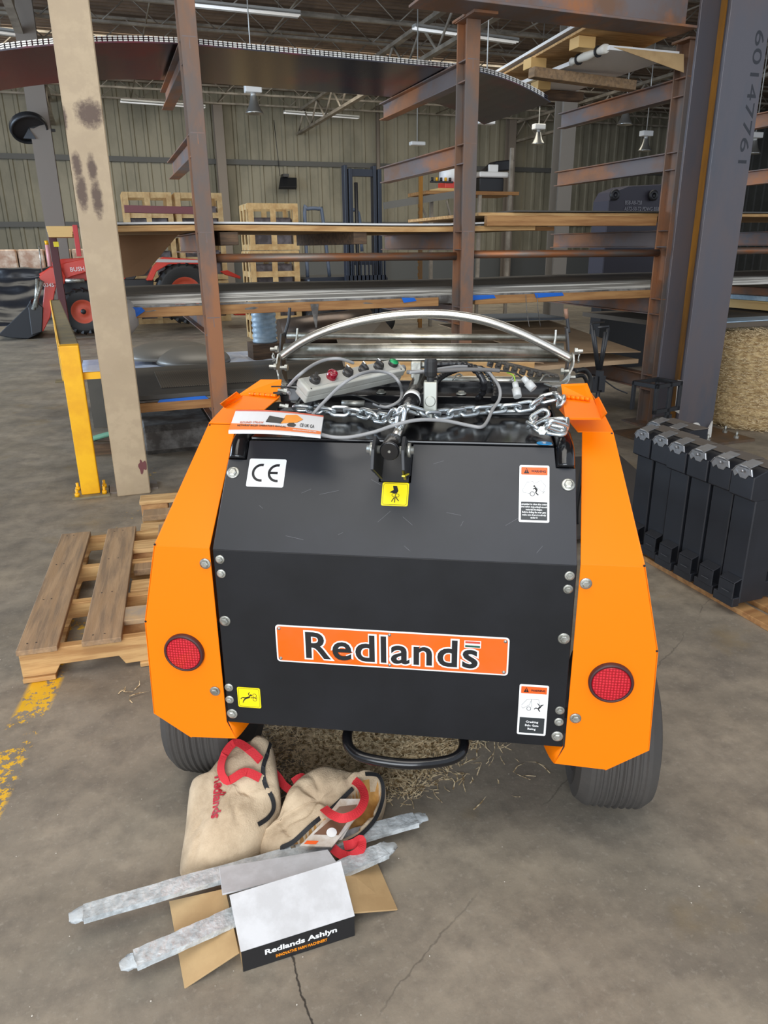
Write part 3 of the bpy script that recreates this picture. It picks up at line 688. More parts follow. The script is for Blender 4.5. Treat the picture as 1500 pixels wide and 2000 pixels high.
# --- wheels
for s in (-1, 1):
    R = .218; c = Vector((-.548 if s < 0 else .562, .310, R))
    prof = [(.10, -.075), (.13, -.097), (.165, -.103), (.195, -.094), (.211, -.072)]
    for i, x in enumerate((-.054, -.036, -.018, 0, .018, .036, .054)):
        prof += [(R-abs(x)*.05-.001, x-.0075), (R-.007, x-.0035), (R-.007, x+.0035), (R-abs(x)*.05-.001, x+.0075)] if abs(x) < .06 else []
    prof += [(.211, .072), (.195, .094), (.165, .103), (.13, .097), (.10, .075)]
    mb = MB(); mb.lathe(prof, c, (1, 0, 0), 64, False); wh = mb.build('tyre', RUBBER, BAL)
    mb = MB(); mb.lathe([(.102, -.075), (.095, -.07), (.088, -.02), (.05, -.015), (0, -.015)], c, (1, 0, 0), 32); mb.lathe([(.102, .075), (.095, .07), (.088, .02), (.05, .015), (0, .015)], c, (1, 0, 0), 32)
    mb.cyl(c-Vector((.07, 0, 0)), c+Vector((.07, 0, 0)), .03, 16); mb.build('wheel_rim', ORANGE, wh)
mb = MB(); mb.bar((-.55, .31, .218), (.55, .31, .218), .05, .05); mb.build('axle', BMETAL, BAL)
mb = MB(); mb.bar((0, 1.4, .40), (0, 2.35, .40), .08, .08); mb.build('drawbar', BMETAL, BAL)
# --- loop bar under the gate
pts = cr([LZ(684, 1418, .33), LZ(678, 1438, .325), LZ(684, 1462, .315), LZ(712, 1480, .31), LZ(790, 1492, .31), LZ(860, 1488, .31), LZ(895, 1476, .315), LZ(906, 1455, .325), LZ(902, 1432, .33)], 6)
mb = MB(); mb.tube([pts[0]+Vector((0, .10, .03))]+pts+[pts[-1]+Vector((0, .10, .03))], .0125, 12); mb.build('loop_bar', BLACKG, BAL)
# --- nameplate
NF = frame((0, -.0008, .592), (1, 0, 0), (0, 0, 1))
mb = MB(); mb.prism(rrect(.532, .096, .008, cx=.001), NF, .0012); npl = mb.build('nameplate', WHITE, BAL)
mb = MB(); mb.prism(rrect(.525, .089, .006, cx=.001), frame((0, -.0021, .592), (1, 0, 0), (0, 0, 1)), .0004); mb.build('orange_face', ORG3, npl)
LM = frame((.002, -.0027, .592), (1, 0, 0), (0, 0, 1))
text_mesh('lettering_outline', 'Redlands', WHITE, npl, LM, .1, .0003, bold=.05, fit=(.402, .077), spacing=1.06)
LM2 = frame((.002, -.0032, .592), (1, 0, 0), (0, 0, 1))
text_mesh('lettering', 'Redlands', INK, npl, LM2, .1, .0003, bold=.018, fit=(.394, .069), spacing=1.10)
for i, (c_, z) in enumerate(((rgb(206, 74, 52), .6245), (rgb(230, 230, 226), .6195), (rgb(26, 84, 66), .6145))):
    mb = MB(); mb.box(.170, .203, -.0042, -.0036, z-.0024, z+.0024); mb.build('flag_stripe', mat('flag_%d' % i, c_, .4), npl)
mb = MB(); mb.box(.168, .205, -.0037, -.0033, .6105, .6285); mb.build('flag_border', WHITE, npl)
for x in (-.256, 0, .258):
    for z in (.553, .631): mb = MB(); mb.lathe([(.0042, 0), (.0036, .002), (0, .0028)], (x, -.0022, z), (0, -1, 0), 12); mb.build('rivet', ZINC, npl)
# --- stickers
def sticker(name, F0, w_, h_, m, parent=None): 
    mb = MB(); mb.prism(rrect(w_, h_, .004), F0, .0006); return mb.build(name, m, parent or BAL)
def slopeframe(u, z, lift=.0004): p = S(u, z)+sn*lift; return frame(p, (1, 0, 0), sv)
def up_(F0, d): return F0 @ Matrix.Translation((0, 0, d))
def shape(name, polys, F0, m, parent, h=.0003):
    mb = MB()
    for p in polys: mb.prism(p, F0, h)
    return mb.build(name, m, parent)
def arcband(cx, cy, r0, r1, a0, a1, n=24):
    A = [(cx+r1*math.cos(math.radians(a0+(a1-a0)*i/n)), cy+r1*math.sin(math.radians(a0+(a1-a0)*i/n))) for i in range(n+1)]
    B_ = [(cx+r0*math.cos(math.radians(a0+(a1-a0)*i/n)), cy+r0*math.sin(math.radians(a0+(a1-a0)*i/n))) for i in range(n, -1, -1)]
    return A+B_
def quads(band):
    k = len(band)//2; A = band[:k]; B_ = list(reversed(band[k:])); return [[A[i], A[i+1], B_[i+1], B_[i]] for i in range(k-1)]
def seg(a, b, t=.0008):
    dx, dy = b[0]-a[0], b[1]-a[1]; L = math.hypot(dx, dy) or 1; nx, ny = -dy/L*t/2, dx/L*t/2
    return [(a[0]+nx, a[1]+ny), (a[0]-nx, a[1]-ny), (b[0]-nx, b[1]-ny), (b[0]+nx, b[1]+ny)]
def poly(pts, t=.0008, closed=False): 
    q = list(zip(pts, pts[1:]+([pts[0]] if closed else []))) ; return [seg(a, b_, t) for a, b_ in q]
FC = slopeframe(-.299, .965)
st = sticker('ce_mark_sticker', FC, .088, .070, WHITE)
ce = quads(arcband(-.012, 0, .0165, .0225, 80, 280))+quads(arcband(.026, 0, .0165, .0225, 80, 280))+[[(.008, -.003), (.027, -.003), (.027, .003), (.008, .003)]]
shape('ce_mark', ce, up_(FC, .0006), INK, st)
# yellow hand hazard sticker
FY = slopeframe(.003, .9325)
st = sticker('hand_hazard_sticker', FY, .060, .056, YELS)
shape('border', poly(rrect(.054, .050, .004), .0006, True), up_(FY, .0006), INK, st)
shape('pictogram', [[(-.006, .020), (.003, .020), (.007, .008), (.003, .001), (-.013, .004), (-.004, .010)]]+quads(arcband(-.003, -.002, .0035, .0045, 0, 360))+quads(arcband(.005, -.003, .0035, .0045, 0, 360))+[seg((-.007, -.018), (-.001, -.007), .002), seg((.001, -.006), (.009, -.016), .002), seg((.000, -.02), (.0005, -.008), .002)], up_(FY, .0006), INK, st)
FY2 = frame((-.342, -.0004, .437), (1, 0, 0), (0, 0, 1))
st = sticker('crush_hazard_sticker', FY2, .057, .056, YELS)
shape('border', poly(rrect(.051, .050, .004), .0006, True), up_(FY2, .0006), INK, st)
shape('pictogram', [disc2(.005, .007, .0028, 12), seg((.002, .002), (-.009, -.002), .005), seg((-.009, -.002), (-.016, .000), .003), seg((-.009, -.003), (-.014, -.009), .003), seg((-.016, 0), (-.021, -.005), .002), seg((-.014, -.009), (-.016, -.015), .002), seg((.002, .003), (-.001, .011), .002), seg((-.001, .011), (.002, .015), .002), seg((.004, 0), (.012, .001), .002)]+quads(arcband(.014, .007, .004, .005, 0, 360))+quads(arcband(.014, -.004, .004, .005, 0, 360))+quads(arcband(.017, .001, .002, .003, 0, 360)), up_(FY2, .0006), INK, st)
# warning stickers
def warn(F0, lines, name, fig):
    st = sticker(name, F0, .065, .134, WHITE); U = up_(F0, .0006)
    shape('orange_header', [rrect(.057, .018, .001, cy=.053)], U, ORG2, st, .0002)
    U2 = up_(F0, .0009)
    shape('hazard_triangle', [[(-.023, .047), (-.011, .047), (-.017, .060)]], U2, INK, st)
    shape('exclamation', [[(-.0177, .053), (-.0163, .053), (-.0163, .057), (-.0177, .057)], disc2(-.017, .0505, .0009, 8)], up_(F0, .0013), ORG2, st)
    text_mesh('warning_word', 'WARNING', INK, st, U2 @ Matrix.Translation((.009, .0525, 0)), .008, .0002, bold=.04, fit=(.032, .0055))
    shape('text_panel', [rrect(.056, .042, .001, cy=-.041)], U, mat('label_black', rgb(48, 52, 54), .4), st, .0002)
    for i, t_ in enumerate(lines):
        y = -.041+(len(lines)/2-.5-i)*(.0062 if len(lines) > 4 else .0095)
        if t_: text_mesh('small_print', t_, WHITE, st, U2 @ Matrix.Translation((0, y, 0)), .0058 if len(lines) > 4 else .0078, .0002, bold=.02, sx=.80 if len(lines) > 4 else 1.0, res=1)
    shape('pictogram', fig, U, INK, st)
fig1 = poly([(-.026, .006), (-.016, .026), (-.003, .028), (.001, .022)], .0005)+poly([(.001, .024), (.014, .031), (.025, .018), (.018, .004), (.001, .018)], .0005)+poly([(-.026, .006), (-.022, .001), (-.012, .0)], .0005)+quads(arcband(-.004, -.001, .0042, .0055, 0, 360))+[disc2(.000, .017, .0022, 10), seg((.001, .014), (.006, .008), .005), seg((.006, .008), (.003, .002), .003), seg((.003, .002), (.009, -.004), .0025), seg((-.003, .010), (.003, .013), .002), seg((.018, .0), (.022, .006), .001)]+poly([(-.012, .0), (-.004, -.001)], .0005)
fig2 = poly([(-.026, .012), (-.014, .028), (-.004, .029), (-.008, .014), (-.022, .004), (-.026, .008)], .0005)+poly([(-.004, .029), (.012, .029), (.016, .010)], .0005)+quads(arcband(-.009, .004, .0042, .0052, 0, 360))+poly([(-.005, .027), (-.002, .006)], .0005)+[disc2(.018, .014, .0018, 10), seg((.017, .011), (.012, .005), .004), seg((.012, .005), (.006, .007), .0025), seg((.012, .004), (.016, -.002), .0025), seg((.017, .011), (.023, .017), .002), seg((.016, .011), (.010, .019), .0018), seg((.006, .007), (.003, .003), .002)]
warn(slopeframe(.308, .942), ['Remember to close the control', 'valve before inspecting/removing', 'material blockages.', 'Before sliding the rear gate', 'make sure there is nobody', 'under it'], 'warning_sticker', fig1)
warn(frame((.327, -.0004, .457), (1, 0, 0), (0, 0, 1)), ['Crushing', 'Bale Gate', 'Rising'], 'warning_sticker', fig2)
FB = frame((.330, .186, 1.0346), (1, 0, 0), (0, .9, .1))
FB = frame(LZ(1063, 866, 1.034), (1, 0, 0), (0, 1, .02))
mb = MB(); mb.prism([(.017*math.cos(a*.3142), .013*math.sin(a*.3142)) for a in range(20)], FB, .0012); so = mb.build('blue_oval_sticker', mat('sticker_blue', rgb(30, 150, 214), .3), BAL)
text_mesh('sticker_figure', 'S', WHITE, so, up_(FB, .0015) @ Matrix.Translation((0, -.002, 0)), .014, .0003, bold=.04)
text_mesh('sticker_figure', 'stop', WHITE, so, up_(FB, .0015) @ Matrix.Translation((0, .007, 0)), .006, .0003)
#==PART4==
# --- netwrap roller frame on top
def ltube(name, px, d, r, m, parent=BAL, n=12, sm=6, extra=None):
    P = [LD(x, y, d if not hasattr(d, '__len__') else d[i]) for i, (x, y) in enumerate(px)]
    mb = MB(); mb.tube(cr(P, sm) if len(P) > 2 else P, r, n); return mb.build(name, m, parent)
ltube('roller_tube', [(556, 684), (1100, 684)], .66, .0195, TUBEM, n=24)
ltube('lower_rod', [(560, 701), (1090, 703)], .665, .006, TUBEM)
ltube('thin_roller_tube', [(561, 656), (1110, 660)], .74, .0095, TUBEM, n=16)
ltube('arched_guard_bar', [(548, 697), (590, 668), (640, 645), (700, 628), (765, 617), (830, 613), (890, 616), (950, 627), (1010, 648), (1065, 674), (1116, 701)], .62, .0125, CHROME, n=18)
ltube('spring_rod', [(862, 742), (1092, 745)], .70, .0125, TUBEM, n=18)
sp = MB(); a, b = LD(870, 743, .70), LD(1080, 745, .70)
for k0 in range(4):
    c0 = a.lerp(b, .06+k0*.27); P = []
    for i in range(15):
        th = i/14*PI*1.5; P.append(c0+Vector((.004*i, -.017*math.cos(th), .019*math.sin(th))))
    sp.tube(P, .0025, 6)
sp.build('spring_coil', ZINC, BAL)
def strap(name, pts, w_, t_, m, parent=BAL):
    P = cr(pts, 5) if len(pts) > 2 else [Vector(p) for p in pts]; mb = MB()
    g = []
    for i, p in enumerate(P):
        t = (P[min(i+1, len(P)-1)]-P[max(i-1, 0)]).normalized(); n = Vector((0, 1, 0)); n = (n-t*n.dot(t)).normalized(); x = t.cross(n)
        g.append([mb.bm.verts.new(p+n*a*w_/2+x*b_*t_/2) for a, b_ in ((-1, -1), (1, -1), (1, 1), (-1, 1))])
    for a, b_ in zip(g, g[1:]):
        for j in range(4): mb._f([a[j], a[(j+1) % 4], b_[(j+1) % 4], b_[j]], False)
    mb._f(g[0]); mb._f(list(reversed(g[-1])))
    return mb.build(name, m, parent)
brL = strap('side_bracket', [LD(546, 690, .62), LD(543, 712, .62), LD(548, 735, .62), LD(558, 752, .60), LD(585, 762, .58)], .035, .004, ZINC)
brR = strap('side_bracket', [LD(1119, 690, .62), LD(1118, 712, .62), LD(1108, 732, .62), LD(1098, 748, .60), LD(1070, 752, .58)], .045, .004, ZINC)
for P in ([(553, 650), (551, 690), (556, 745)], [(1106, 640), (1109, 690), (1104, 742)]):
    strap('upright_plate', [LD(x, y, .68) for x, y in P], .05, .005, BMETAL)
ltube('lever', [(566, 601), (564, 625), (558, 648), (551, 672)], .70, .0045, BMETAL)
ltube('lever', [(1105, 603), (1108, 625), (1111, 650)], .70, .0045, BMETAL)
mb = MB(); mb.cyl(LD(1105, 603, .70), LD(1107, 622, .70), .0055, 8); mb.build('rusty_lever_tip', RUST, BAL)
for (x, y, d) in ((543, 682, .60), (541, 716, .60), (562, 718, .60), (1122, 686, .60), (1108, 737, .66), (1095, 725, .62)):
    p = LD(x, y, d); mb = MB(); s = -1 if x < 800 else 1
    mb.lathe([(0, 0), (.010, 0), (.010, .008), (.0055, .009), (.0055, .022), (0, .022)], p, (s, 0, 0), 6, False); mb.build('hex_nut', ZINC, BAL)
for (x, y) in ((534, 698), (1130, 700)):
    mb = MB(); c = LD(x, y, .60); mb.tube([c+Vector((.002*math.sin(i*2), .006*math.cos(i*PI/6), .012*math.sin(i*PI/6))) for i in range(12)], .0016, 6, closed=True); mb.build('ring_pin', ZINC, BAL)
for (x, y) in ((581, 657), (1086, 660)): ltube('u_bolt', [(x, y-16), (x-1, y), (x-3, y+14), (x, y+28)], .64, .003, ZINC)
# --- end of the bale chain seen in the open top
RB = mat('chain_rubber', rgb(62, 60, 58), .5, n1=rgb(96, 92, 86), sc=20)
for (xa, ya, xb, yb, d, n) in ((950, 708, 1092, 742, .86, 9), (862, 764, 1075, 775, .72, 13), (880, 752, 1090, 762, .80, 12)):
    A = LD(xa, ya, d); B_ = LD(xb, yb, d); mb = MB()
    mb.bar(A+Vector((0, .02, .008)), B_+Vector((0, .02, .008)), .03, .008)
    for i in range(n):
        c = A.lerp(B_, (i+.5)/n); l = (B_-A).length/n*.36
        M = Matrix.Translation(c) @ Matrix.Rotation(.3, 4, 'Y')
        mb.box(-l, l, -.012, .012, -.010, .006, M); mb.box(-l*.6, l*.6, -.016, .008, -.002, .012, M)
    mb.build('bale_chain_row', RB, BAL, bevel=.002)
mb = MB(); mb.box(-.365, .365, .74, .76, .72, .98); mb.build('inner_cross_plate', BMETAL, BAL)
# --- hydraulic ram, clevis, valve block
A = LZ(762, 878, 1.052); Bp = LD(824, 736, .56)
dv = (Bp-A).normalized()
mb = MB(); mb.cyl(A-dv*.012, A+dv*.045, .0205, 28); rc = mb.build('ram_eye', mat('ram_gloss_black', rgb(26, 26, 28), .2), BAL, bevel=.002, seg=2)
mb = MB(); mb.cyl(A-dv*.0135, A-dv*.0115, .003, 10); mb.build('centre_mark', ZINC, rc)
mb = MB(); mb.lathe([(.0207, 0), (.0213, .001), (.0207, .002)], A-dv*.009, dv, 28); mb.build('rim_highlight', mat('rim_highlight_grey', rgb(120, 120, 122), .3, .6), rc)  # pale ring painted in as the highlight on the cap rim
mb = MB(); mb.cyl(A+dv*.05, A.lerp(Bp, .45), .0095, 16); mb.build('piston_rod', CHROME, BAL)
mb = MB(); mb.cyl(A.lerp(Bp, .42), Bp, .022, 24); mb.cyl(A.lerp(Bp, .62)+Vector((.03, 0, 0)), Bp+Vector((.03, 0, -.003)), .016, 16); ram = mb.build('ram_barrel', mat('wrapped_black_barrel', rgb(26, 26, 28), .18, bump=.25, bsc=50), BAL)
mb = MB(); c0 = A.lerp(Bp, .60); mb.cyl(c0, c0+dv*.028, .0226, 24); mb.build('barcode_label', WHITE, ram)
mb = MB()
for s in (-1, 1): mb.plate([(A.x+s*.036, .108, .972), (A.x+s*.036, .165, 1.02), (A.x+s*.034, A.y+.035, 1.062), (A.x+s*.034, A.y-.005, 1.082), (A.x+s*.034, A.y-.04, 1.062), (A.x+s*.036, A.y-.045, 1.02), (A.x+s*.03, .078, .972)], .007, (s, 0, 0))
mb.plate([S(-.032, .955)+sn*.004, S(.032, .955)+sn*.004, S(.032, 1.01)+sn*.004, S(-.032, 1.01)+sn*.004], .004)
cl = mb.build('clevis_bracket', BMETAL, BAL, bevel=.001)
mb = MB(); mb.cyl((A.x-.05, A.y+.005, 1.05), (A.x+.05, A.y+.005, 1.05), .0085, 16); mb.cyl((A.x+.036, A.y+.005, 1.05), (A.x+.043, A.y+.005, 1.05), .015, 16); mb.cyl((A.x-.043, A.y+.005, 1.05), (A.x-.036, A.y+.005, 1.05), .015, 16); mb.build('clevis_pin', ZINC, BAL)
mb = MB(); mb.bar((A.x+.0325, A.y-.044, 1.008), (A.x+.0325, .081, .985), .006, .003, (0, -1, 0)); mb.build('yellow_touch_mark', YELS, cl)
V0 = LZ(840, 800, 1.085)
mb = MB(); M = Matrix.Translation(V0) @ Matrix.Rotation(.05, 4, 'Z')
mb.box(-.016, .016, 0, .035, -.01, .065, M); mb.cyl(M @ Vector((0, -.004, .02)), M @ Vector((0, .01, .02)), .013, 14); mb.box(-.022, .006, -.01, .012, -.022, -.004, M); mb.build('valve_block', mat('cast_alloy', rgb(178, 180, 172), .4, .6), BAL, bevel=.002)
mb = MB(); mb.lathe([(.009, .06), (.009, .075), (.014, .078), (.0155, .088), (.0155, .112), (.013, .118), (0, .118)], M @ Vector((0, .018, 0)), (0, 0, 1), 20, False); mb.build('valve_knob', DRUB, BAL)
mb = MB(); q = LD(813, 716, .56); mb.box(-.014, .014, -.012, .012, -.03, .014, Matrix.Translation(q)); mb.cyl(q+Vector((.014, 0, .004)), q+Vector((.045, 0, .004)), .010, 6); mb.build('hose_elbow', ZINC, BAL, bevel=.002)
def hose(name, px, m, r, rib=True, parent=BAL, z=None):
    P = [LZ(x, y, zz) for (x, y, zz) in px]; Q = cr(P, 10); mb = MB(); R = []
    # resample evenly for ribs
    out = [Q[0]]; step = r*.45
    for p in Q[1:]:
        while (p-out[-1]).length > step: out.append(out[-1]+(p-out[-1]).normalized()*step)
    if rib: R = [r*(1+.10*(1 if (i % 5) < 2 else -1)) for i in range(len(out))]; mb.tube(out, R, 10)
    else: mb.tube(Q, r, 10)
    return mb.build(name, m, parent)
SPIR = mat('spiral_hose_wrap', rgb(34, 34, 36), .3)
hose('hydraulic_hose', [(835, 714, 1.16), (870, 711, 1.165), (905, 712, 1.165), (930, 724, 1.155), (944, 745, 1.13), (943, 765, 1.10), (932, 780, 1.075)], SPIR, .0088)
hose('hydraulic_hose', [(850, 745, 1.14), (875, 728, 1.145), (910, 718, 1.14), (945, 722, 1.13), (962, 742, 1.11), (968, 762, 1.09), (965, 779, 1.075)], SPIR, .0080)
# wiring and plugs
def wire(name, px, m, r=.0035, parent=BAL): return hose(name, px, m, r, False, parent)
GRN = mat('yellow_green_wire', rgb(150, 190, 60), .4)
wire('sheathed_wire', [(795, 727, 1.16), (850, 725, 1.165), (900, 722, 1.165), (950, 722, 1.16), (975, 724, 1.155)], mat('grey_sheath', rgb(110, 108, 106), .5), .0052)
wire('green_wire', [(990, 727, 1.15), (1003, 734, 1.14), (1006, 747, 1.125)], GRN, .0018)
wire('black_wire', [(975, 724, 1.155), (1005, 728, 1.15), (1020, 738, 1.14)], DRUB, .0022)
for (a, b_) in (((1006, 748, 1.125), (1011, 775, 1.095)), ((1022, 738, 1.14), (1042, 760, 1.115))):
    p, q = LZ(*a), LZ(*b_); mb = MB(); d_ = (q-p)
    mb.cyl(p, p+d_*.45, .008, 12); mb.cyl(p+d_*.45, q, .0115, 12, .0105); mb.build('wire_connector', CLEAR, BAL)
wire('thin_black_wire', [(560, 752, 1.12), (600, 757, 1.10), (615, 770, 1.10), (640, 775, 1.095), (690, 772, 1.09), (725, 783, 1.085), (740, 790, 1.085)], DRUB, .0026)
wire('thin_black_wire', [(530, 755, 1.13), (560, 756, 1.13), (590, 765, 1.11), (580, 785, 1.09)], DRUB, .002)
# cable clutter at left corner
mb = MB(); q = LZ(577, 772, 1.10); mb.box(-.016, .016, -.012, .012, -.012, .022, Matrix.Translation(q) @ Matrix.Rotation(.4, 4, 'Z')); mb.build('plug_body', mat('plug_grey', rgb(120, 122, 124), .4), BAL, bevel=.003)
for p in ((560, 765, 1.12), (563, 795, 1.08), (585, 785, 1.08)):
    q = LZ(*p); mb = MB(); mb.lathe([(0, 0), (.008, 0), (.008, .008), (.005, .009), (.005, .022), (0, .022)], q, (-1, -.2, .2), 6, False); mb.build('hex_fitting', ZINC, BAL)
mb = MB(); mb.cyl(LZ(534, 770, 1.10), LZ(560, 768, 1.10), .006, 10); mb.build('rubber_boot', DRUB, BAL)
mb = MB(); q0 = LZ(690, 788, 1.07); mb.cyl(q0-Vector((.03, 0, 0)), q0+Vector((.03, 0, 0)), .008, 14); mb.build('zinc_sleeve', ZINC, BAL)
# ---------------------------------------------------------------- control pendant (own thing)
PT = LZ(584, 738, 1.15); PU = LZ(770, 700, 1.165)-PT; PL = PU.length
PVv = (LZ(598, 757, 1.128)-LZ(584, 735, 1.15))
# world frame for pendant
Wm = MB4.to_3x3()
org = MB4 @ PT; ux = (Wm @ PU).normalized(); 
vy = Wm @ Vector((-.08, -1.0, -.42)); vy = (vy-ux*vy.dot(ux)).normalized()    # towards viewer, downhill
nz = ux.cross(vy); nz = -nz if nz.z < 0 else nz
PM = Matrix(((ux.x, -vy.x, nz.x, org.x), (ux.y, -vy.y, nz.y, org.y), (ux.z, -vy.z, nz.z, org.z), (0, 0, 0, 1)))
pen = thing('control_pendant', 'long pale grey push-button control box with six knobs lying on the baler top', 'control box')
pen.matrix_world = PM
L_ = PL+.004; W_ = .050
mb = MB(); mb.box(-.004, L_, -W_, 0, -.022, 0); pb = mb.build('lid', PLASG, pen, bevel=.004, seg=3)
mb = MB(); mb.box(-.002, L_-.002, -W_+.002, -.002, -.044, -.0225); mb.build('case', PLASG, pen, bevel=.004, seg=3)
mb = MB(); mb.box(.006, L_-.010, -W_+.010, -.004, .0, .0012); fp = mb.build('face_plate', PANELF, pen, bevel=.0005)
n_ = 6
for i in range(6):
    c = Vector((L_*(.10+.163*i), -W_*.44, .0012))
    if i == 1:
        mb = MB(); mb.lathe([(.0135, 0), (.0135, .014), (.012, .018), (.006, .019), (.0055, .016), (0, .016)], c, (0, 0, 1), 24); mb.build('red_indicator', REDB, pen)
    elif i == 5:
        mb = MB(); mb.lathe([(.0135, 0), (.0135, .010), (.0125, .011), (.0125, .008)], c, (0, 0, 1), 24); k_ = mb.build('button_collar', PLASD, pen)
        mb = MB(); mb.lathe([(.0118, .008), (.0118, .011), (0, .012)], c, (0, 0, 1), 24); mb.build('green_button', GREENB, k_)
    else:
        mb = MB(); mb.lathe([(.0138, 0), (.0138, .009), (.013, .011), (0, .011)], c, (0, 0, 1), 24); kk = mb.build('rotary_switch', PLASD, pen)
        M = Matrix.Translation(c) @ Matrix.Rotation((-.7, 0, .1, -.1, .05)[i] if i < 5 else 0, 4, 'Z')
        mb = MB(); mb.box(-.004, .004, -.012, .012, .010, .021, M); mb.build('switch_grip', PLASD, kk, bevel=.001)
        if i: mb = MB(); mb.box(-.0012, .0012, .002, .012, .021, .0225, M); mb.build('white_pointer', WHITE, kk)
mb = MB(); mb.cyl((L_, -.024, -.02), (L_+.022, -.024, -.02), .010, 8); mb.build('cable_gland', mat('gland_grey', rgb(150, 150, 152), .45), pen)
for x in (.008, L_-.014):
    mb = MB(); mb.lathe([(0, 0), (.002, 0), (.002, .001), (0, .001)], (x, -W_+.006, 0), (0, 0, 1), 8); mb.build('screw', INK, pen)
# feet that carry the pendant on the cover
mb = MB(); 
mb.box(.03, .05, -.04, -.01, -.070, -.0445); mb.build('rubber_foot', DRUB, pen)
def wcable(px, name='grey_cable'):
    P = [MB4 @ LZ(x, y, z) for (x, y, z) in px]; mb = MB(); mb.tube(cr(P, 12), .0042, 10); o = mb.build(name, CABLE); o.parent = pen; o.matrix_parent_inverse = PM.inverted(); return o
wcable([(690, 709, 1.165), (665, 701, 1.18), (640, 702, 1.18), (615, 711, 1.175), (590, 728, 1.165), (572, 745, 1.14), (560, 762, 1.115), (566, 768, 1.11)])
wcable([(730, 789, 1.075), (755, 795, 1.075), (780, 783, 1.085), (785, 765, 1.10), (778, 745, 1.135), (762, 730, 1.15), (735, 725, 1.16), (705, 730, 1.165), (672, 748, 1.15), (640, 778, 1.11), (615, 805, 1.075), (606, 822, 1.066), (612, 840, 1.060), (640, 852, 1.058), (680, 854, 1.056), (730, 844, 1.064), (775, 829, 1.085), (820, 820, 1.090), (870, 822, 1.080), (915, 831, 1.066), (940, 834, 1.062), (952, 822, 1.064), (962, 800, 1.075), (975, 780, 1.09), (976, 760, 1.11), (965, 740, 1.13), (945, 722, 1.15), (900, 716, 1.165), (850, 722, 1.168), (800, 728, 1.165)])
# ---------------------------------------------------------------- chain (own thing)
ch = thing('lifting_chain', 'zinc-plated steel chain laid across the baler top and heaped at its right corner', 'chain', B0, TH)
LK = None
def link_mesh():
    mb = MB(); P = []
    for i in range(12):
        a = 2*PI*i/12; P.append((.0085*math.cos(a), .0085*math.sin(a)+(.0095 if math.sin(a) > 1e-6 or i in (0, 6) and 0 else (-.0095 if math.sin(a) < -1e-6 else 0)), 0))
    P2 = [(.0115*math.cos(math.radians(a)), (1 if a < 180 else -1)*.0125+.0115*math.sin(math.radians(a)), 0) for a in (0, 30, 60, 90, 120, 150, 179.9, 180.1, 210, 240, 270, 300, 330, 359.9)]
    mb.tube(P2, .0050, 8, closed=True); return mb
first = None
def add_link(p, t, roll):
    global first
    if first is None: o = link_mesh().build('chain_link', CHAINM, ch); first = o
    else: o = first.copy(); C.objects.link(o); o.parent = ch
    t = t.normalized(); ref = Vector((0, 0, 1)) if abs(t.z) < .9 else Vector((1, 0, 0)); x = t.cross(ref).normalized(); z = x.cross(t)
    M = Matrix(((x.x, t.x, z.x, p.x), (x.y, t.y, z.y, p.y), (x.z, t.z, z.z, p.z), (0, 0, 0, 1))) @ Matrix.Rotation(roll, 4, 'Y')
    o.matrix_basis = M
def run_chain(px, step=.0360):
    Q = cr([LZ(*q) for q in px], 16); out = [Q[0]]
    for p in Q[1:]:
        while (p-out[-1]).length > step: out.append(out[-1]+(p-out[-1]).normalized()*step)
    for i in range(len(out)-1):
        add_link((out[i]+out[i+1])/2, out[i+1]-out[i], (PI/4 if i % 2 else -PI/4)+random.uniform(-.2, .2))
run_chain([(578, 797, 1.066), (610, 798, 1.066), (650, 803, 1.066), (700, 805, 1.066), (735, 815, 1.066), (760, 818, 1.07), (782, 806, 1.085), (800, 795, 1.105), (815, 800, 1.10), (835, 812, 1.072), (870, 809, 1.07), (920, 803, 1.07), (980, 798, 1.072), (1030, 795, 1.075), (1050, 785, 1.085), (1075, 773, 1.095), (1095, 778, 1.098), (1094, 792, 1.09), (1074, 797, 1.085)])
run_chain([(764, 822, 1.075), (775, 805, 1.10), (790, 800, 1.115), (800, 808, 1.10), (790, 822, 1.085), (778, 835, 1.075)])
run_chain([(1066, 806, 1.08), (1048, 815, 1.068), (1036, 830, 1.062), (1056, 838, 1.062), (1070, 828, 1.068), (1085, 815, 1.08), (1100, 822, 1.078), (1112, 832, 1.066), (1095, 845, 1.060), (1072, 841, 1.062), (1060, 825, 1.08), (1085, 830, 1.085), (1105, 838, 1.068)])
p = LZ(1060, 842, 1.066); mb = MB(); mb.lathe([(0, -.012), (.006, -.012), (.006, .0), (.0105, .0), (.0105, .009), (0, .009)], p, (-.2, -1, .4), 6, False); mb.build('shackle_bolt', ZINC, ch)
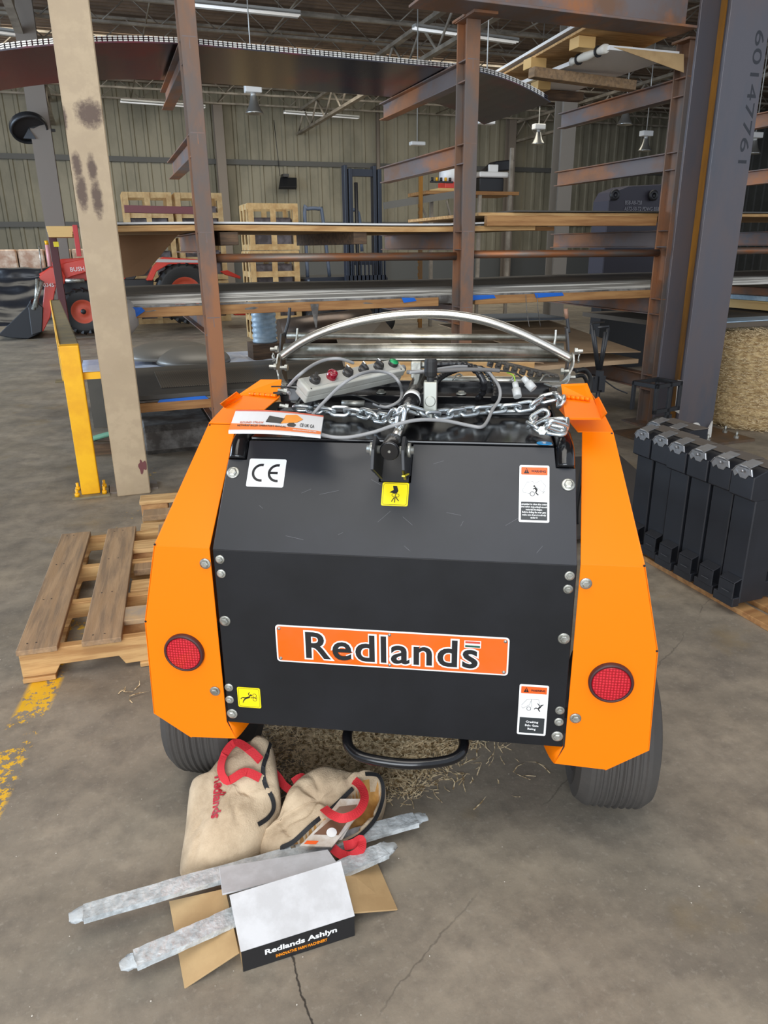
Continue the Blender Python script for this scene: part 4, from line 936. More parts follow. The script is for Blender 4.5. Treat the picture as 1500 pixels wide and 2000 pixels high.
# ---------------------------------------------------------------- manual
mn = thing('operator_manual', 'folded white and orange printed manual lying on the left corner of the baler', 'manual')
c00, c10, c11, c01 = LZ(446, 842, 1.072), LZ(626, 851, 1.072), LZ(632, 812, 1.075), LZ(461, 800, 1.100)
U_ = (c10-c00); V_ = (c01-c00)
def mp(u, v, h=0): # u,v in 0..1
    p = c00.lerp(c10, u).lerp(c01.lerp(c11, u), v)+Vector((0, 0, .004*math.sin(u*PI)+h)); return MB4 @ p
mb = MB(); N1 = 12
g = [[mb.bm.verts.new(mp(i/N1, j/4, 0)) for j in range(5)] for i in range(N1+1)]
g2_ = [[mb.bm.verts.new(mp(i/N1, j/4, -.006)) for j in range(5)] for i in range(N1+1)]
for i in range(N1):
    for j in range(4): mb._f([g[i][j], g[i+1][j], g[i+1][j+1], g[i][j+1]]); mb._f([g2_[i][j+1], g2_[i+1][j+1], g2_[i+1][j], g2_[i][j]])
    mb._f([g2_[i][0], g2_[i+1][0], g[i+1][0], g[i][0]]); mb._f([g[i][4], g[i+1][4], g2_[i+1][4], g2_[i][4]])
for j in range(4): mb._f([g[0][j], g[0][j+1], g2_[0][j+1], g2_[0][j]]); mb._f([g[N1][j+1], g[N1][j], g2_[N1][j], g2_[N1][j+1]])
mb.build('pages', mat('manual_paper', rgb(222, 222, 224), .5), mn)
def mshape(name, pts, m, h=.0006):
    # pts in unit square; subdivide along u so it follows the sheet
    mb = MB(); a = [mb.bm.verts.new(mp(u, v, h)) for u, v in pts]; b_ = [mb.bm.verts.new(mp(u, v, h-.0004)) for u, v in pts]
    mb._f(a); mb._f(list(reversed(b_)))
    for i in range(len(a)): mb._f([a[i], b_[i], b_[(i+1) % len(a)], a[(i+1) % len(a)]])
    return mb.build(name, m, mn)
for i in range(6):
    u0, u1 = i/6, (i+1)/6; hh = lambda u: .34-.16*u
    mshape('orange_band', [(u0, .06), (u1, .06), (u1, hh(u1)), (u0, hh(u0))], mat('manual_orange', rgb(236, 120, 40), .45), .0008)
    mshape('red_top_rule', [(u0, .93), (u1, .93), (u1, .99), (u0, .99)], mat('manual_red', rgb(214, 96, 66), .5), .0008)
def mtext(s, u, v, su, sv_, m, h=.0014):
    cu = bpy.data.curves.new('t', 'FONT'); cu.body = s; cu.offset = .02; cu.resolution_u = 2
    to = bpy.data.objects.new('t', cu); C.objects.link(to); dg = bpy.context.evaluated_depsgraph_get(); me = bpy.data.meshes.new_from_object(to.evaluated_get(dg)); bpy.data.objects.remove(to)
    xs = [q.co.x for q in me.vertices]; ys = [q.co.y for q in me.vertices]
    for q in me.vertices:
        a = u+(q.co.x-min(xs))/(max(xs)-min(xs))*su if 0 else None
    x0, x1, y0, y1 = min(xs), max(xs), min(ys), max(ys)
    for q in me.vertices: q.co = mp(u+(q.co.x-x0)/(x1-x0)*su, v+(q.co.y-y0)/(y1-y0)*sv_, h)
    me.materials.clear(); me.materials.append(m); o = bpy.data.objects.new('cover_lettering', me); C.objects.link(o); o.parent = mn
mtext('ROUND STRAW', .10, .33, .26, .09, mat('manual_orange_text', rgb(206, 90, 40), .5))
mtext("NETWRAP BALER OPERATOR'S MANUAL", .08, .19, .54, .085, INK)
mtext('CE UK CA', .76, .30, .16, .15, INK)
mtext('REDLANDS ASHLYN MOTORS', .70, .10, .25, .05, WHITE)
mshape('printed_baler', [(.38, .42), (.55, .38), (.58, .62), (.40, .72)], INK, .0012)
mshape('printed_baler', [(.55, .38), (.72, .48), (.78, .66), (.70, .86), (.58, .80)], mat('manual_orange2', rgb(244, 150, 30), .5), .0012)
mshape('printed_baler', [(.64, .26), (.70, .26), (.72, .36), (.69, .44), (.64, .42), (.62, .34)], INK, .0014)
#==PART5==
# ================================================================== PALLETS ON THE FLOOR
def mesh_of(fn, name, m, parent, bevel=.002):
    mb = MB(); fn(mb); return mb.build(name, m, parent, bevel=bevel)
t = thing('wooden_pallet', 'worn wooden stringer pallet lying flat on the floor left of the baler', 'pallet', (-.455, 2.545, 0), math.radians(-4.8))
for i, y in enumerate((.04, .40, .76, 1.13)):
    def st(mb, y=y):
        prof = [(0, .02), (.11, .02), (.13, .055), (.33, .055), (.35, .02), (.62, .02), (.64, .055), (.80, .055), (.82, .02), (.95, .02), (.95, .122), (0, .122)]
        mb.plate([(x, y-.019, z) for x, z in prof], .038, (0, -1, 0))
    mesh_of(st, 'stringer', PINEX, t)
for i, (x, w_, m_) in enumerate(((.0, .135, OLDW), (.215, .135, OLDW), (.46, .12, OLDW), (.68, .12, OLDW))):
    o = mesh_of(lambda mb: mb.box(x, x+w_, -.005+.004*i, 1.16+.01*(i % 2), .1225, .142), 'deck_board', m_, t)
for x in (0, .40, .83): mesh_of(lambda mb: mb.box(x, x+.11, .01, 1.15, .002, .0195), 'bottom_board', PINEX, t)
mb = MB()
for x in (.03, .06, .25, .29):
    for y in (.04, .40, .76, 1.12): mb.cyl((x, y+.005, .1421), (x, y+.005, .1426), .0035, 8)
mb.build('nail_head', mat('nail_rust', rgb(60, 50, 44), .7), t)['kind'] = 'stuff'
# block pallet half hidden behind the left fender
def block_pallet(label, loc, rz, L=1.56, W=.42):
    t = thing('block_pallet', label, 'pallet', loc, rz)
    for i, y in enumerate((.0, .72, 1.44)):
        mesh_of(lambda mb: mb.box(0, .145, y, y+.10, .0405, .115), 'block', BLOCKW, t, .004)
        mesh_of(lambda mb: mb.box(.24, .36, y, y+.10, .0405, .115), 'block', BLOCKW, t, .004)
        mesh_of(lambda mb: mb.box(-.005, W, y-.01, y+.11, .1155, .136), 'top_board', PINE if i else mat('grey_board_end', rgb(160, 146, 128), .8, n1=rgb(190, 160, 120), sc=9), t)
        mesh_of(lambda mb: mb.box(.0, W, y-.012, y+.10, .002, .040), 'bottom_board', PINE, t)
    for y in (.30, .52, 1.02, 1.24):
        mesh_of(lambda mb: mb.box(.02, W, y, y+.11, .085, .115), 'cross_board', OLDW if y in (.52, 1.24) else PINE, t)
    return t
block_pallet('wooden block pallet half hidden behind the left orange fender', (-.115, 2.665, 0), math.radians(-5.8))

# ================================================================== YELLOW GUARD RAIL
t = thing('guard_rail', 'yellow steel guard rail with bolted posts standing beside the tan column', 'guard rail', (-.25, 4.8, 0))
mb = MB(); mb.box(-.055, .055, -.055, .055, .012, .93); post = mb.build('post', YELP, t, bevel=.006, seg=2)
mb = MB(); mb.box(-.11, .11, -.10, .10, 0, .012); bp_ = mb.build('base_plate', DIRTY, post)
for x, y in ((-.08, -.07), (.08, -.07), (-.08, .07), (.08, .07)):
    mb = MB(); mb.cyl((x, y, .012), (x, y, .06), .009, 10); mb.cyl((x, y, .012), (x, y, .032), .016, 6); mb.build('anchor_bolt', YELP, post)
mb = MB(); mb.box(-.32-.05, -.32+.05, 4.65, 4.76, .012, .93); mb.build('post', YELP, t, bevel=.006)
mb = MB(); mb.box(-.45, -.19, 4.6, 4.82, 0, .012); mb.build('base_plate', DIRTY, t)
mb = MB(); mb.plate([(-.055, .06, .93), (.055, .06, .93), (-.27, 4.76, .93), (-.37, 4.76, .93)], .10, (0, 0, 1)); mb.build('top_rail', DIRTY, t, bevel=.008)
mb = MB(); mb.plate([(-.057, .06, .935), (-.057, .06, .83), (-.372, 4.76, .83), (-.372, 4.76, .935)], .003, (-1, 0, 0)); mb.build('painted_rail_side', YELP, t)
mb = MB(); mb.box(.055, .22, -.0, .03, .72, .76); mb.build('side_bar', YELP, t)

# ================================================================== BLACK TANK ATTACHMENTS
SILV = mat('bright_bracket', rgb(176, 178, 180), .28, .85, bump=.1, bsc=40)
BRTOP = mat('dusty_tank_top', rgb(96, 88, 80), .6)
def tank(loc, label):
    t = thing('steel_hanger_box', label, 'steel box', loc, 0, 'black steel boxes with bright brackets')
    # long side faces -X ; width along Y .118
    mesh_of(lambda mb: mb.box(.03, .16, .003, .115, .03, .50), 'body', BOXM, t, .004)
    mesh_of(lambda mb: mb.plate([(0, .001, .575), (0, .001, .485), (.02, .001, .475), (.165, .001, .475), (.165, .001, .60), (.07, .001, .60)], .115, (0, -1, 0)), 'top_hood', BOXM, t, .003)
    mesh_of(lambda mb: mb.box(.075, .165, .0, .117, .6005, .606), 'dusty_lid', BRTOP, t)
    def hook(mb):
        mb.plate([(-.004, .018, .605), (-.004, .040, .612), (-.004, .075, .612), (-.004, .092, .600), (-.004, .108, .578), (-.004, .096, .560), (-.004, .080, .575), (-.004, .068, .562), (-.004, .040, .562), (-.004, .028, .580), (-.004, .010, .578)], .006, (-1, 0, 0))
        mb.plate([(-.004, .030, .607), (-.004, .085, .607), (.065, .085, .625), (.065, .030, .625)], .004, (0, 0, 1))
        mb.plate([(-.005, .092, .600), (-.005, .110, .576), (.05, .112, .590), (.05, .095, .615)], .004)
        mb.lathe([(.006, 0), (.006, .004), (0, .006)], (-.010, .055, .592), (-1, 0, 0), 10)
    mesh_of(hook, 'bright_bracket', SILV, t, .001)
    def foot(mb):
        mb.plate([(-.01, .004, .055), (-.01, .085, .055), (-.01, .085, .13), (-.01, .004, .13)], .006, (-1, 0, 0)); mb.plate([(-.01, .004, .13), (-.01, .085, .13), (.03, .085, .145), (.03, .004, .145)], .006, (0, 0, 1)); mb.box(-.005, .03, .002, .11, .02, .06)
    mesh_of(foot, 'lower_hook', BOXM, t, .002)
    mesh_of(lambda mb: mb.box(-.0165, -.0158, .02, .06, .085, .088), 'lower_hook_slot', mat('slot_grey', rgb(70, 72, 76), .5), t, 0)
    return t
labs = ['tall black steel box nearest the camera in the long row', 'second nearest tall black steel box of the long row', 'third nearest tall black steel box of the long row', 'fourth nearest tall black steel box of the long row', 'second farthest tall black steel box of the long row', 'farthest tall black steel box of the long row, beside the orange fender']
t0 = tank((2.255, 2.045, .025), labs[0])
for i in range(1, 6): copy_tree(t0, (2.255+(.012 if i < 4 else .03), 2.045+i*.128, .025), label=labs[i])
copy_tree(t0, (2.47, 2.70, .015), label='black steel box with bright bracket behind the long row, nearer of two')
copy_tree(t0, (2.47, 2.83, .015), label='black steel box with bright bracket behind the long row, farther of two')
t = thing('lumber_skid', 'pale timber skid under the row of black steel boxes', 'skid')
for (x0, x1, y0, y1) in ((2.30, 2.37, 1.9, 2.86), (2.42, 2.50, 1.9, 3.0), (2.6, 2.68, 1.9, 3.0)): mesh_of(lambda mb: mb.box(x0, x1, y0, y1, 0, .024 if x0 < 2.55 else .015), 'runner', TIMB, t)
t = thing('black_steel_frame', 'low black steel frame lying behind the nearest black boxes', 'steel frame', (2.6, 2.0, 0))
mesh_of(lambda mb: (mb.box(-.14, .5, .1, .18, .03, .10), mb.box(-.14, .5, .5, .58, .03, .10), mb.box(.1, .18, .1, .9, .10, .30), mb.box(.1, .6, .1, .16, .30, .36)), 'bars', BOXM, t)
t = thing('steel_plates', 'flat dark steel plates lying on the floor between the baler and the rack', 'steel plate')
mesh_of(lambda mb: mb.plate([(1.9, 2.9, .05), (2.9, 3.1, .05), (3.3, 4.2, .05), (2.3, 4.3, .05)], .02, (0, 0, 1)), 'top_plate', mat('floor_plate', rgb(88, 84, 80), .5, .2), t)
mesh_of(lambda mb: (mb.box(2.0, 3.1, 3.0, 3.06, 0, .03), mb.box(2.3, 3.2, 4.0, 4.06, 0, .03)), 'runner', DTIMB, t)
# black dolly with wheel, folding stand
t = thing('black_dolly', 'small black steel frame on a grey rubber caster beside the rack post', 'dolly', (3.55, 4.15, 0), .2)
mesh_of(lambda mb: (mb.box(-.02, .26, 0, .02, .50, .53), mb.box(-.02, .26, 0, .02, .32, .35), mb.box(-.02, .01, 0, .02, .32, .53), mb.box(.12, .15, 0, .02, .25, .53), mb.box(.23, .26, 0, .02, .32, .53), mb.box(-.02, .01, .2, .22, .32, .53), mb.box(.23, .26, .2, .22, .32, .53), mb.box(-.02, .26, .2, .22, .50, .53), mb.box(-.02, .01, 0, .22, .5, .53), mb.box(.23, .26, 0, .22, .5, .53)), 'frame', BMETAL, t)
mesh_of(lambda mb: mb.plate([(.10, .0, .30), (.18, .0, .30), (.20, .0, .15), (.12, .0, .12)], .012, (0, -1, 0)), 'fork', BMETAL, t)
mb = MB(); mb.lathe([(.05, -.02), (.125, -.022), (.135, 0), (.125, .022), (.05, .02)], (.20, .08, .136), (1, .35, 0), 28); wh = mb.build('tyre', RUBBER, t)
mb = MB(); mb.lathe([(0, -.024), (.08, -.025), (.09, -.015)], (.20, .08, .136), (1, .35, 0), 24); mb.build('wheel_disc', mat('grey_wheel', rgb(150, 152, 156), .4), wh)
t = thing('folding_stand', 'black folding V-shaped steel stand with a cord, in front of the brown cardboard', 'stand')
def Q(x, y, Y=3.4): return PY(x, y, Y)
mb = MB()
for (a, b) in (((1155, 634), (1167, 722)), ((1160, 644), (1169, 722)), ((1188, 640), (1173, 722)), ((1182, 648), (1171, 722))): mb.tube([Q(*a), Q(*b)], .009, 8)
mb.tube([Q(1155, 640), Q(1154, 632), Q(1158, 630, 3.45), Q(1179, 629, 3.5)], .006, 8); mb.tube([Q(1167, 640), Q(1188, 637), Q(1189, 648)], .007, 8)
mb.build('v_frame', BMETAL, t)
mb = MB(); c = Q(1170, 745); mb.box(c.x-.012, c.x+.012, c.y-.02, c.y+.02, c.z-.045, c.z+.06); mb.box(c.x-.035, c.x-.015, c.y-.01, c.y+.01, c.z-.06, c.z+.03); mb.box(c.x+.015, c.x+.035, c.y-.01, c.y+.01, c.z-.06, c.z+.03); mb.tube([(c.x, c.y, c.z-.03), (c.x, c.y, .05)], .012, 8); mb.build('hub', BMETAL, t)
mb = MB(); mb.lathe([(0, 0), (.12, 0), (.12, .015), (0, .05)], (c.x, c.y, .0), (0, 0, 1), 16); mb.build('foot', BMETAL, t)
mb = MB(); mb.tube(cr([Q(1145, 748), Q(1158, 738), Q(1172, 737), Q(1190, 750), Q(1205, 760), Q(1225, 768)], 6), .004, 6); mb.build('cord', BMETAL, t)
# hose loop behind the right bracket
mb = MB(); mb.tube(cr([PY(1125, 725, 3.2), PY(1142, 722, 3.2), PY(1153, 738, 3.2), PY(1152, 765, 3.2), PY(1142, 790, 3.2), PY(1142, 880, 3.1)-Vector((0, 0, 0)), Vector((PY(1142, 880, 3.1).x, 3.1, .012)), Vector((PY(1142, 880, 3.1).x+.3, 3.1, .012))], 6), .012, 8); mb.tube(cr([PY(1125, 735, 3.25), PY(1140, 735, 3.25), PY(1147, 755, 3.25), PY(1140, 775, 3.25)], 6), .010, 8)
o = mb.build('rubber_hose', DRUB); tag(o, 'black rubber hose loop behind the right end of the roller frame', 'hose')

# ================================================================== HAY
def hay_bale(loc, r, h, label):
    t = thing('hay_bale', label, 'hay bale', loc)
    mb = MB(); n = 72; prof = [(0, 0), (r*.9, 0), (r, .04)]+[(r*(1+.015*math.sin(i*1.9)), .04+(h-.1)*i/24) for i in range(1, 24)]+[(r, h-.06), (r*.85, h), (r*.4, h+.01), (0, h+.01)]
    mb.lathe(prof, (0, 0, 0), (0, 0, 1), n); o = mb.build('hay_body', HAYM, t); noisy(o, .022, 9, 3); noisy(o, .010, 30, 5)
    mb = MB()
    for i in range(6000):
        a = random.uniform(0, 2*PI); z = random.uniform(.01, h); rr_ = r*random.uniform(.97, 1.03); p = Vector((rr_*math.cos(a), rr_*math.sin(a), z))
        if random.random() < .12: p = Vector((rr_*math.cos(a)*random.random(), rr_*math.sin(a)*random.random(), h+.01))
        d = Vector((-math.sin(a), math.cos(a), random.uniform(-.5, .5)))*random.uniform(.03, .07)+Vector((random.uniform(-1, 1), random.uniform(-1, 1), random.uniform(-1, 1)))*.016
        q = p+d; mid = (p+q)/2+Vector((math.cos(a), math.sin(a), 0))*.012; sd = Vector((0, 0, .0016)) if abs(d.z) < .03 else Vector((.0016, 0, 0))
        v = [mb.bm.verts.new(x) for x in (p-sd, mid-sd, q, mid+sd, p+sd)]; mb._f(v)
    mb.build('loose_strands', HAYS, t)['kind'] = 'stuff'
    mb = MB()
    for i in range(22):
        z = .08+i*(h-.2)/22; mb.tube([((r+.012)*math.cos(a*PI/14+PI), (r+.012)*math.sin(a*PI/14+PI), z+.004*math.sin(a)) for a in range(0, 15)], .0010, 4)
    o = mb.build('net_wrap', mat('pale_net', rgb(198, 178, 140), .7), t); o['kind'] = 'stuff'
    return t
hay_bale((5.16, 4.80, 0), .46, .74, 'round hay bale with net wrap standing right of the big dark column')
# straw on the floor under the loop bar
mb = MB()
cen = G(770, 1478); 
def straw(c, sp, n, lmin=.02, lmax=.07, zt=.02):
    for i in range(n):
        p = Vector((random.gauss(c[0], sp[0]), random.gauss(c[1], sp[1]), 0)); dd = math.hypot((p.x-c[0])/sp[0], (p.y-c[1])/sp[1])
        p.z = .0015+random.random()*zt*math.exp(-dd*dd*.6)
        a = random.uniform(0, PI); L = random.uniform(lmin, lmax); d = Vector((math.cos(a), math.sin(a), random.uniform(-.12, .12)))*L; q = p+d; q.z = max(q.z, .0015)
        m = (p+q)/2+Vector((-d.y, d.x, 0))*random.uniform(-.2, .2); s_ = Vector((-d.y, d.x, 0)).normalized()*random.uniform(.0010, .0022)
        v = [mb.bm.verts.new(x) for x in (p-s_, m-s_, q, m+s_, p+s_)]; mb._f(v)
a_, b__ = G(700, 1440), G(690, 1495)
straw((a_.x, a_.y), (.11, .07), 2600, zt=.03); straw((b__.x, b__.y), (.12, .06), 1700); c_ = G(800, 1455); straw((c_.x, c_.y), (.11, .06), 2200, zt=.03); c_ = G(560, 1440); straw((c_.x, c_.y), (.05, .05), 260); c_ = G(790, 1530); straw((c_.x, c_.y), (.07, .04), 300)
c_ = G(900, 1500); straw((c_.x, c_.y), (.14, .10), 40); c_ = G(250, 1360); straw((c_.x, c_.y), (.03, .02), 8)
o = mb.build('loose_straw', HAYS); tag(o, 'scattered loose straw on the concrete under the black loop bar', 'straw', kind='stuff')

# ================================================================== BAGS, BOX, WRAPPED STRIPS
def star(outl, bulge, m, parent, name, seed=0, rings=14, dent=None, mats=None, wr=.006):
    # outl: list of (px,py,z) -> closed smooth outline; filled dome, skirt to floor
    P = cr([G(x, y, z) for x, y, z in outl], 6, closed=True); n = len(P)
    cx = sum((p for p in P), Vector())/n
    mb = MB(); rows = []
    for k_ in range(rings+1):
        s = 1-k_/rings; row = []
        for p in P:
            q = cx.lerp(p, s if k_ < rings else 0.0); q = q.copy(); q.z += bulge*math.sqrt(max(0, 1-s*s))
            q += noise.noise_vector(q*9+Vector((seed, 0, 0)))*wr*2*(1-s**4)+noise.noise_vector(q*26+Vector((seed, 5, 0)))*wr*.7*(1-s**4); q.z -= .012*(1-s**4)*max(0, 1-abs(noise.noise(q*7+Vector((seed*3, 0, 0)))*9))+.006*(1-s**4)*max(0, 1-abs(noise.noise(q*15+Vector((seed*5, 3, 0)))*7))
            row.append(mb.bm.verts.new(q))
        rows.append(row)
    base = [mb.bm.verts.new((p.x*.97+cx.x*.03, p.y*.97+cx.y*.03, .002)) for p in P]
    mid = [mb.bm.verts.new((p.x*1.0, p.y*1.0, p.z*.5+.001)) for p in P]
    allr = [base, mid]+rows
    for a, b in zip(allr, allr[1:]):
        for j in range(n):
            f = mb._f([a[j], a[(j+1) % n], b[(j+1) % n], b[j]], True)
    mb._f(list(reversed(base)))
    if dent:
        poly_, dz, mi_ = dent
        def inside(x, y):
            c = False; j = len(poly_)-1
            for i in range(len(poly_)):
                xi, yi = poly_[i]; xj, yj = poly_[j]
                if (yi > y) != (yj > y) and x < (xj-xi)*(y-yi)/(yj-yi)+xi: c = not c
                j = i
            return c
        def px(v):
            w_ = v-O; z = w_.dot(FW); return (750+F*w_.dot(RT)/z, 1000-F*w_.dot(UP)/z)
        for f in mb.bm.faces:
            c = f.calc_center_median()
            if inside(*px(c)): f.material_index = mi_
        for v in mb.bm.verts:
            if inside(*px(v.co)): v.co.z = max(.01, v.co.z-dz)
    o = mb.build(name, mats or m, parent); return o
def bvh(o):
    bm = bmesh.new(); bm.from_mesh(o.data); b = BVHTree.FromBMesh(bm); bm.free(); return b
def hit(b, x, y, lift=.003):
    r = b.ray_cast(O, ray(x, y).normalized())
    if r[0] is None: return G(x, y, .05), Vector((0, 0, 1))
    n = r[1] if r[1].dot(ray(x, y)) < 0 else -r[1]
    return r[0]+n*lift, n
def ribbon(name, P, w_, m, parent, sm=6, t_=.0015, wdir=None):
    Q = cr(P, sm) if len(P) > 2 else P; mb = MB(); g = []
    for i, p in enumerate(Q):
        t = (Q[min(i+1, len(Q)-1)]-Q[max(i-1, 0)]).normalized()
        n = wdir[min(int(i/sm), len(wdir)-1)] if isinstance(wdir, list) else (wdir or Vector((0, 0, 1))); x = t.cross(n)
        if x.length < .05: x = t.cross(Vector((0, 1, .2)))
        x.normalize(); n2 = x.cross(t)
        g.append([mb.bm.verts.new(p+x*a*w_/2+n2*b_*t_/2) for a, b_ in ((-1, -1), (1, -1), (1, 1), (-1, 1))])
    for a, b_ in zip(g, g[1:]):
        for j in range(4): mb._f([a[j], a[(j+1) % 4], b_[(j+1) % 4], b_[j]], False)
    mb._f(g[0]); mb._f(list(reversed(g[-1]))); return mb.build(name, m, parent)
b1 = thing('jute_bag', 'upright-slumped jute bag with red lettering and red handles, left one', 'bag')
o1 = star([(352, 1690, .01), (358, 1712, .01), (400, 1712, .02), (440, 1697, .03), (485, 1680, .03), (515, 1650, .04), (540, 1600, .06), (548, 1560, .10), (543, 1520, .14), (537, 1480, .17), (527, 1448, .20), (508, 1440, .21), (490, 1452, .20), (450, 1462, .19), (430, 1485, .17), (405, 1520, .13), (375, 1532, .11), (368, 1560, .09), (362, 1620, .05)], .055, BAGM, b1, 'cloth_body', seed=2)
V1 = bvh(o1)
P = [hit(V1, x, y) for x, y in ((527, 1452), (521, 1475), (514, 1500), (517, 1530), (531, 1558), (533, 1580), (522, 1598), (503, 1611))]
ribbon('zip', [p for p, n in P], .011, ZIPM, b1, wdir=[n for p, n in P])
P = [hit(V1, x, y, .004+l) for x, y, l in ((508, 1520, 0), (480, 1512, .012), (450, 1522, .012), (438, 1505, .012), (443, 1475, .014), (462, 1458, .014), (490, 1470, .014), (508, 1488, .004))]
ribbon('handle', [p for p, n in P], .022, STRAPR, b1, wdir=[n for p, n in P])
P = [G(532, 1505, .14), G(545, 1520, .12), G(556, 1535, .10), G(575, 1545, .09), G(598, 1530, .105), G(590, 1518, .11), G(572, 1528, .10)]
ribbon('handle', P, .022, STRAPR, b1, wdir=Vector((.2, -.6, .8)))
# red lettering draped on the bag
def drape_text(s, pa, pb, hgt, V, m, parent, name, lift=.0025, side=1):
    cu = bpy.data.curves.new('t', 'FONT'); cu.body = s; cu.offset = .03; cu.resolution_u = 3
    to = bpy.data.objects.new('t', cu); C.objects.link(to); me = bpy.data.meshes.new_from_object(to.evaluated_get(bpy.context.evaluated_depsgraph_get())); bpy.data.objects.remove(to)
    bm = bmesh.new(); bm.from_mesh(me); bmesh.ops.subdivide_edges(bm, edges=[e for e in bm.edges if e.calc_length() > .15], cuts=2)
    xs = [v.co.x for v in bm.verts]; ys = [v.co.y for v in bm.verts]; x0, x1, y0, y1 = min(xs), max(xs), min(ys), max(ys)
    A = hit(V, *pa)[0]; B_ = hit(V, *pb)[0]; u = B_-A; nn = hit(V, (pa[0]+pb[0])/2, (pa[1]+pb[1])/2)[1]; v_ = nn.cross(u.normalized()).normalized()*side
    for v in bm.verts:
        q = A+u*((v.co.x-x0)/(x1-x0))+v_*((v.co.y-y0)/(y1-y0))*hgt
        r = V.ray_cast(q+nn*.06, -nn); v.co = (r[0]+nn*lift) if r[0] is not None else q
    bm.to_mesh(me); bm.free(); me.materials.clear(); me.materials.append(m); o = bpy.data.objects.new(name, me); C.objects.link(o); o.parent = parent; return o
drape_text('Redlands', (419, 1518), (412, 1600), .029, V1, REDP, b1, 'red_lettering')
b2 = thing('jute_bag', 'open jute bag with mustard lining and booklets inside, right one', 'bag')
OPEN = [(563, 1664), (556, 1655), (600, 1622), (650, 1590), (692, 1545), (712, 1524), (735, 1524), (742, 1545), (728, 1590), (700, 1618), (660, 1640), (645, 1652), (600, 1660)]
o2 = star([(497, 1650, .03), (515, 1668, .03), (560, 1678, .03), (600, 1668, .04), (645, 1658, .045), (690, 1642, .045), (728, 1612, .045), (752, 1565, .05), (750, 1528, .09), (728, 1510, .12), (700, 1515, .12), (660, 1507, .13), (632, 1503, .14), (600, 1515, .13), (566, 1545, .12), (552, 1575, .10), (540, 1605, .07), (515, 1630, .05)], .050, BAGG, b2, 'cloth_body', seed=8, rings=26, dent=(OPEN, .035, 1), mats=[BAGM, LINING])
V2 = bvh(o2)
def edge(px, w_, nm, m=ZIPM, lift=.006):
    P = [hit(V2, x, y, lift) for x, y in px]; return ribbon(nm, [p for p, n in P], w_, m, b2, wdir=Vector((.1, -.5, .8)))
edge(((556, 1662), (552, 1655), (575, 1640), (610, 1612), (650, 1578), (690, 1540)), .011, 'zip')
edge(((556, 1662), (600, 1660), (640, 1655), (690, 1637), (725, 1605), (742, 1570), (745, 1535), (735, 1515), (712, 1512)), .010, 'zip')
P = [G(x, y, z) for x, y, z in ((632, 1578, .115), (650, 1592, .13), (672, 1598, .135), (700, 1585, .13), (712, 1560, .13), (706, 1538, .13), (690, 1524, .13), (675, 1530, .12))]
ribbon('handle', P, .022, STRAPR, b2, wdir=Vector((.0, -.6, .8)))
P = [G(x, y, z) for x, y, z in ((650, 1656, .06), (665, 1668, .05), (685, 1672, .055), (705, 1658, .065), (705, 1640, .07), (690, 1648, .07), (672, 1652, .06))]
ribbon('handle', P, .022, STRAPR, b2, wdir=Vector((.0, -.75, .6)))
mb = MB(); a = hit(V2, 568, 1655, .010)[0]; mb.tube([a, G(565, 1676, .045)], .0045, 8); mb.box(a.x-.006, a.x+.006, a.y-.004, a.y+.004, a.z-.006, a.z+.006); mb.build('zip_pull', CHROME, b2)
# booklets in the bag (things of their own)
PAP = mat('booklet_cover', rgb(214, 206, 196), .4, n1=rgb(180, 160, 140), sc=16)
def booklet(pts, label, th=.004, orange=True):
    t = thing('booklet', label, 'booklet')
    P = [G(*q) for q in pts]; mb = MB(); mb.plate(P, th); o = mb.build('pages', PAP, t)
    n = (P[1]-P[0]).cross(P[3]-P[0]).normalized(); n = n if n.z > 0 else -n
    e = lambda u, v: P[0].lerp(P[1], u).lerp(P[3].lerp(P[2], u), v)+n*.0006
    if orange: mb = MB(); mb.plate([e(.08, .06), e(.45, .06), e(.45, .16), e(.08, .16)], .0005); mb.build('orange_patch', ORG2, t)
    mb = MB(); mb.plate([e(.1, .35), e(.9, .35), e(.8, .85), e(.2, .8)], .0005); mb.build('printed_picture', mat('picture_brown', rgb(120, 86, 66), .4), t)
    mb = MB(); c = e(.62, .42); mb.lathe([(0, .001), (.013, .001)], c, n, 20); mb.build('round_emblem', WHITE, t); return t
booklet([(585, 1652, .080), (648, 1654, .076), (700, 1592, .094), (645, 1590, .098)], 'printed booklet with an orange patch lying in the open jute bag')
booklet([(600, 1640, .072), (668, 1640, .070), (715, 1560, .110), (665, 1560, .115)], 'darker booklet leaning behind the orange-patched one in the open bag', orange=False)

# cardboard box
bx = thing('open_cardboard_box', 'white and black cardboard carton on the floor with its kraft flaps spread', 'cardboard box')
BLK = mat('box_black', rgb(32, 32, 34), .5)
X0, X1, Y0, Y1, HZ = .092, .342, 1.175, 1.325, .057
mb = MB(); mb.box(X0, X1, Y0, Y0+.004, 0.001, HZ); mb.build('front_wall', BLK, bx)
mb = MB(); mb.box(X0, X1, Y1-.004, Y1, 0.001, HZ); mb.build('back_wall', CARD, bx)
mb = MB(); mb.box(X0, X0+.004, Y0+.0045, Y1-.0045, 0.001, HZ-.02); mb.build('end_wall', CARD, bx)
mb = MB(); mb.box(X1-.004, X1, Y0+.0045, Y1-.0045, 0.001, HZ-.02); mb.build('end_wall', BLK, bx)
mb = MB(); mb.box(X0+.005, X1-.005, Y0+.005, Y1-.005, 0.001, .004); mb.build('box_floor', CARD, bx)
fA = [Vector((X0-.001, Y0-.002, .0615)), Vector((X1+.001, Y0-.002, .0615)), G(666, 1681, .118), G(448, 1748, .118)]
mb = MB(); mb.plate(fA, .004); mb.build('front_flap', WHITEC, bx, bevel=.0006)
fB = [G(434, 1746, .1), G(662, 1690, .100), G(640, 1659, .088), G(428, 1694, .084)]
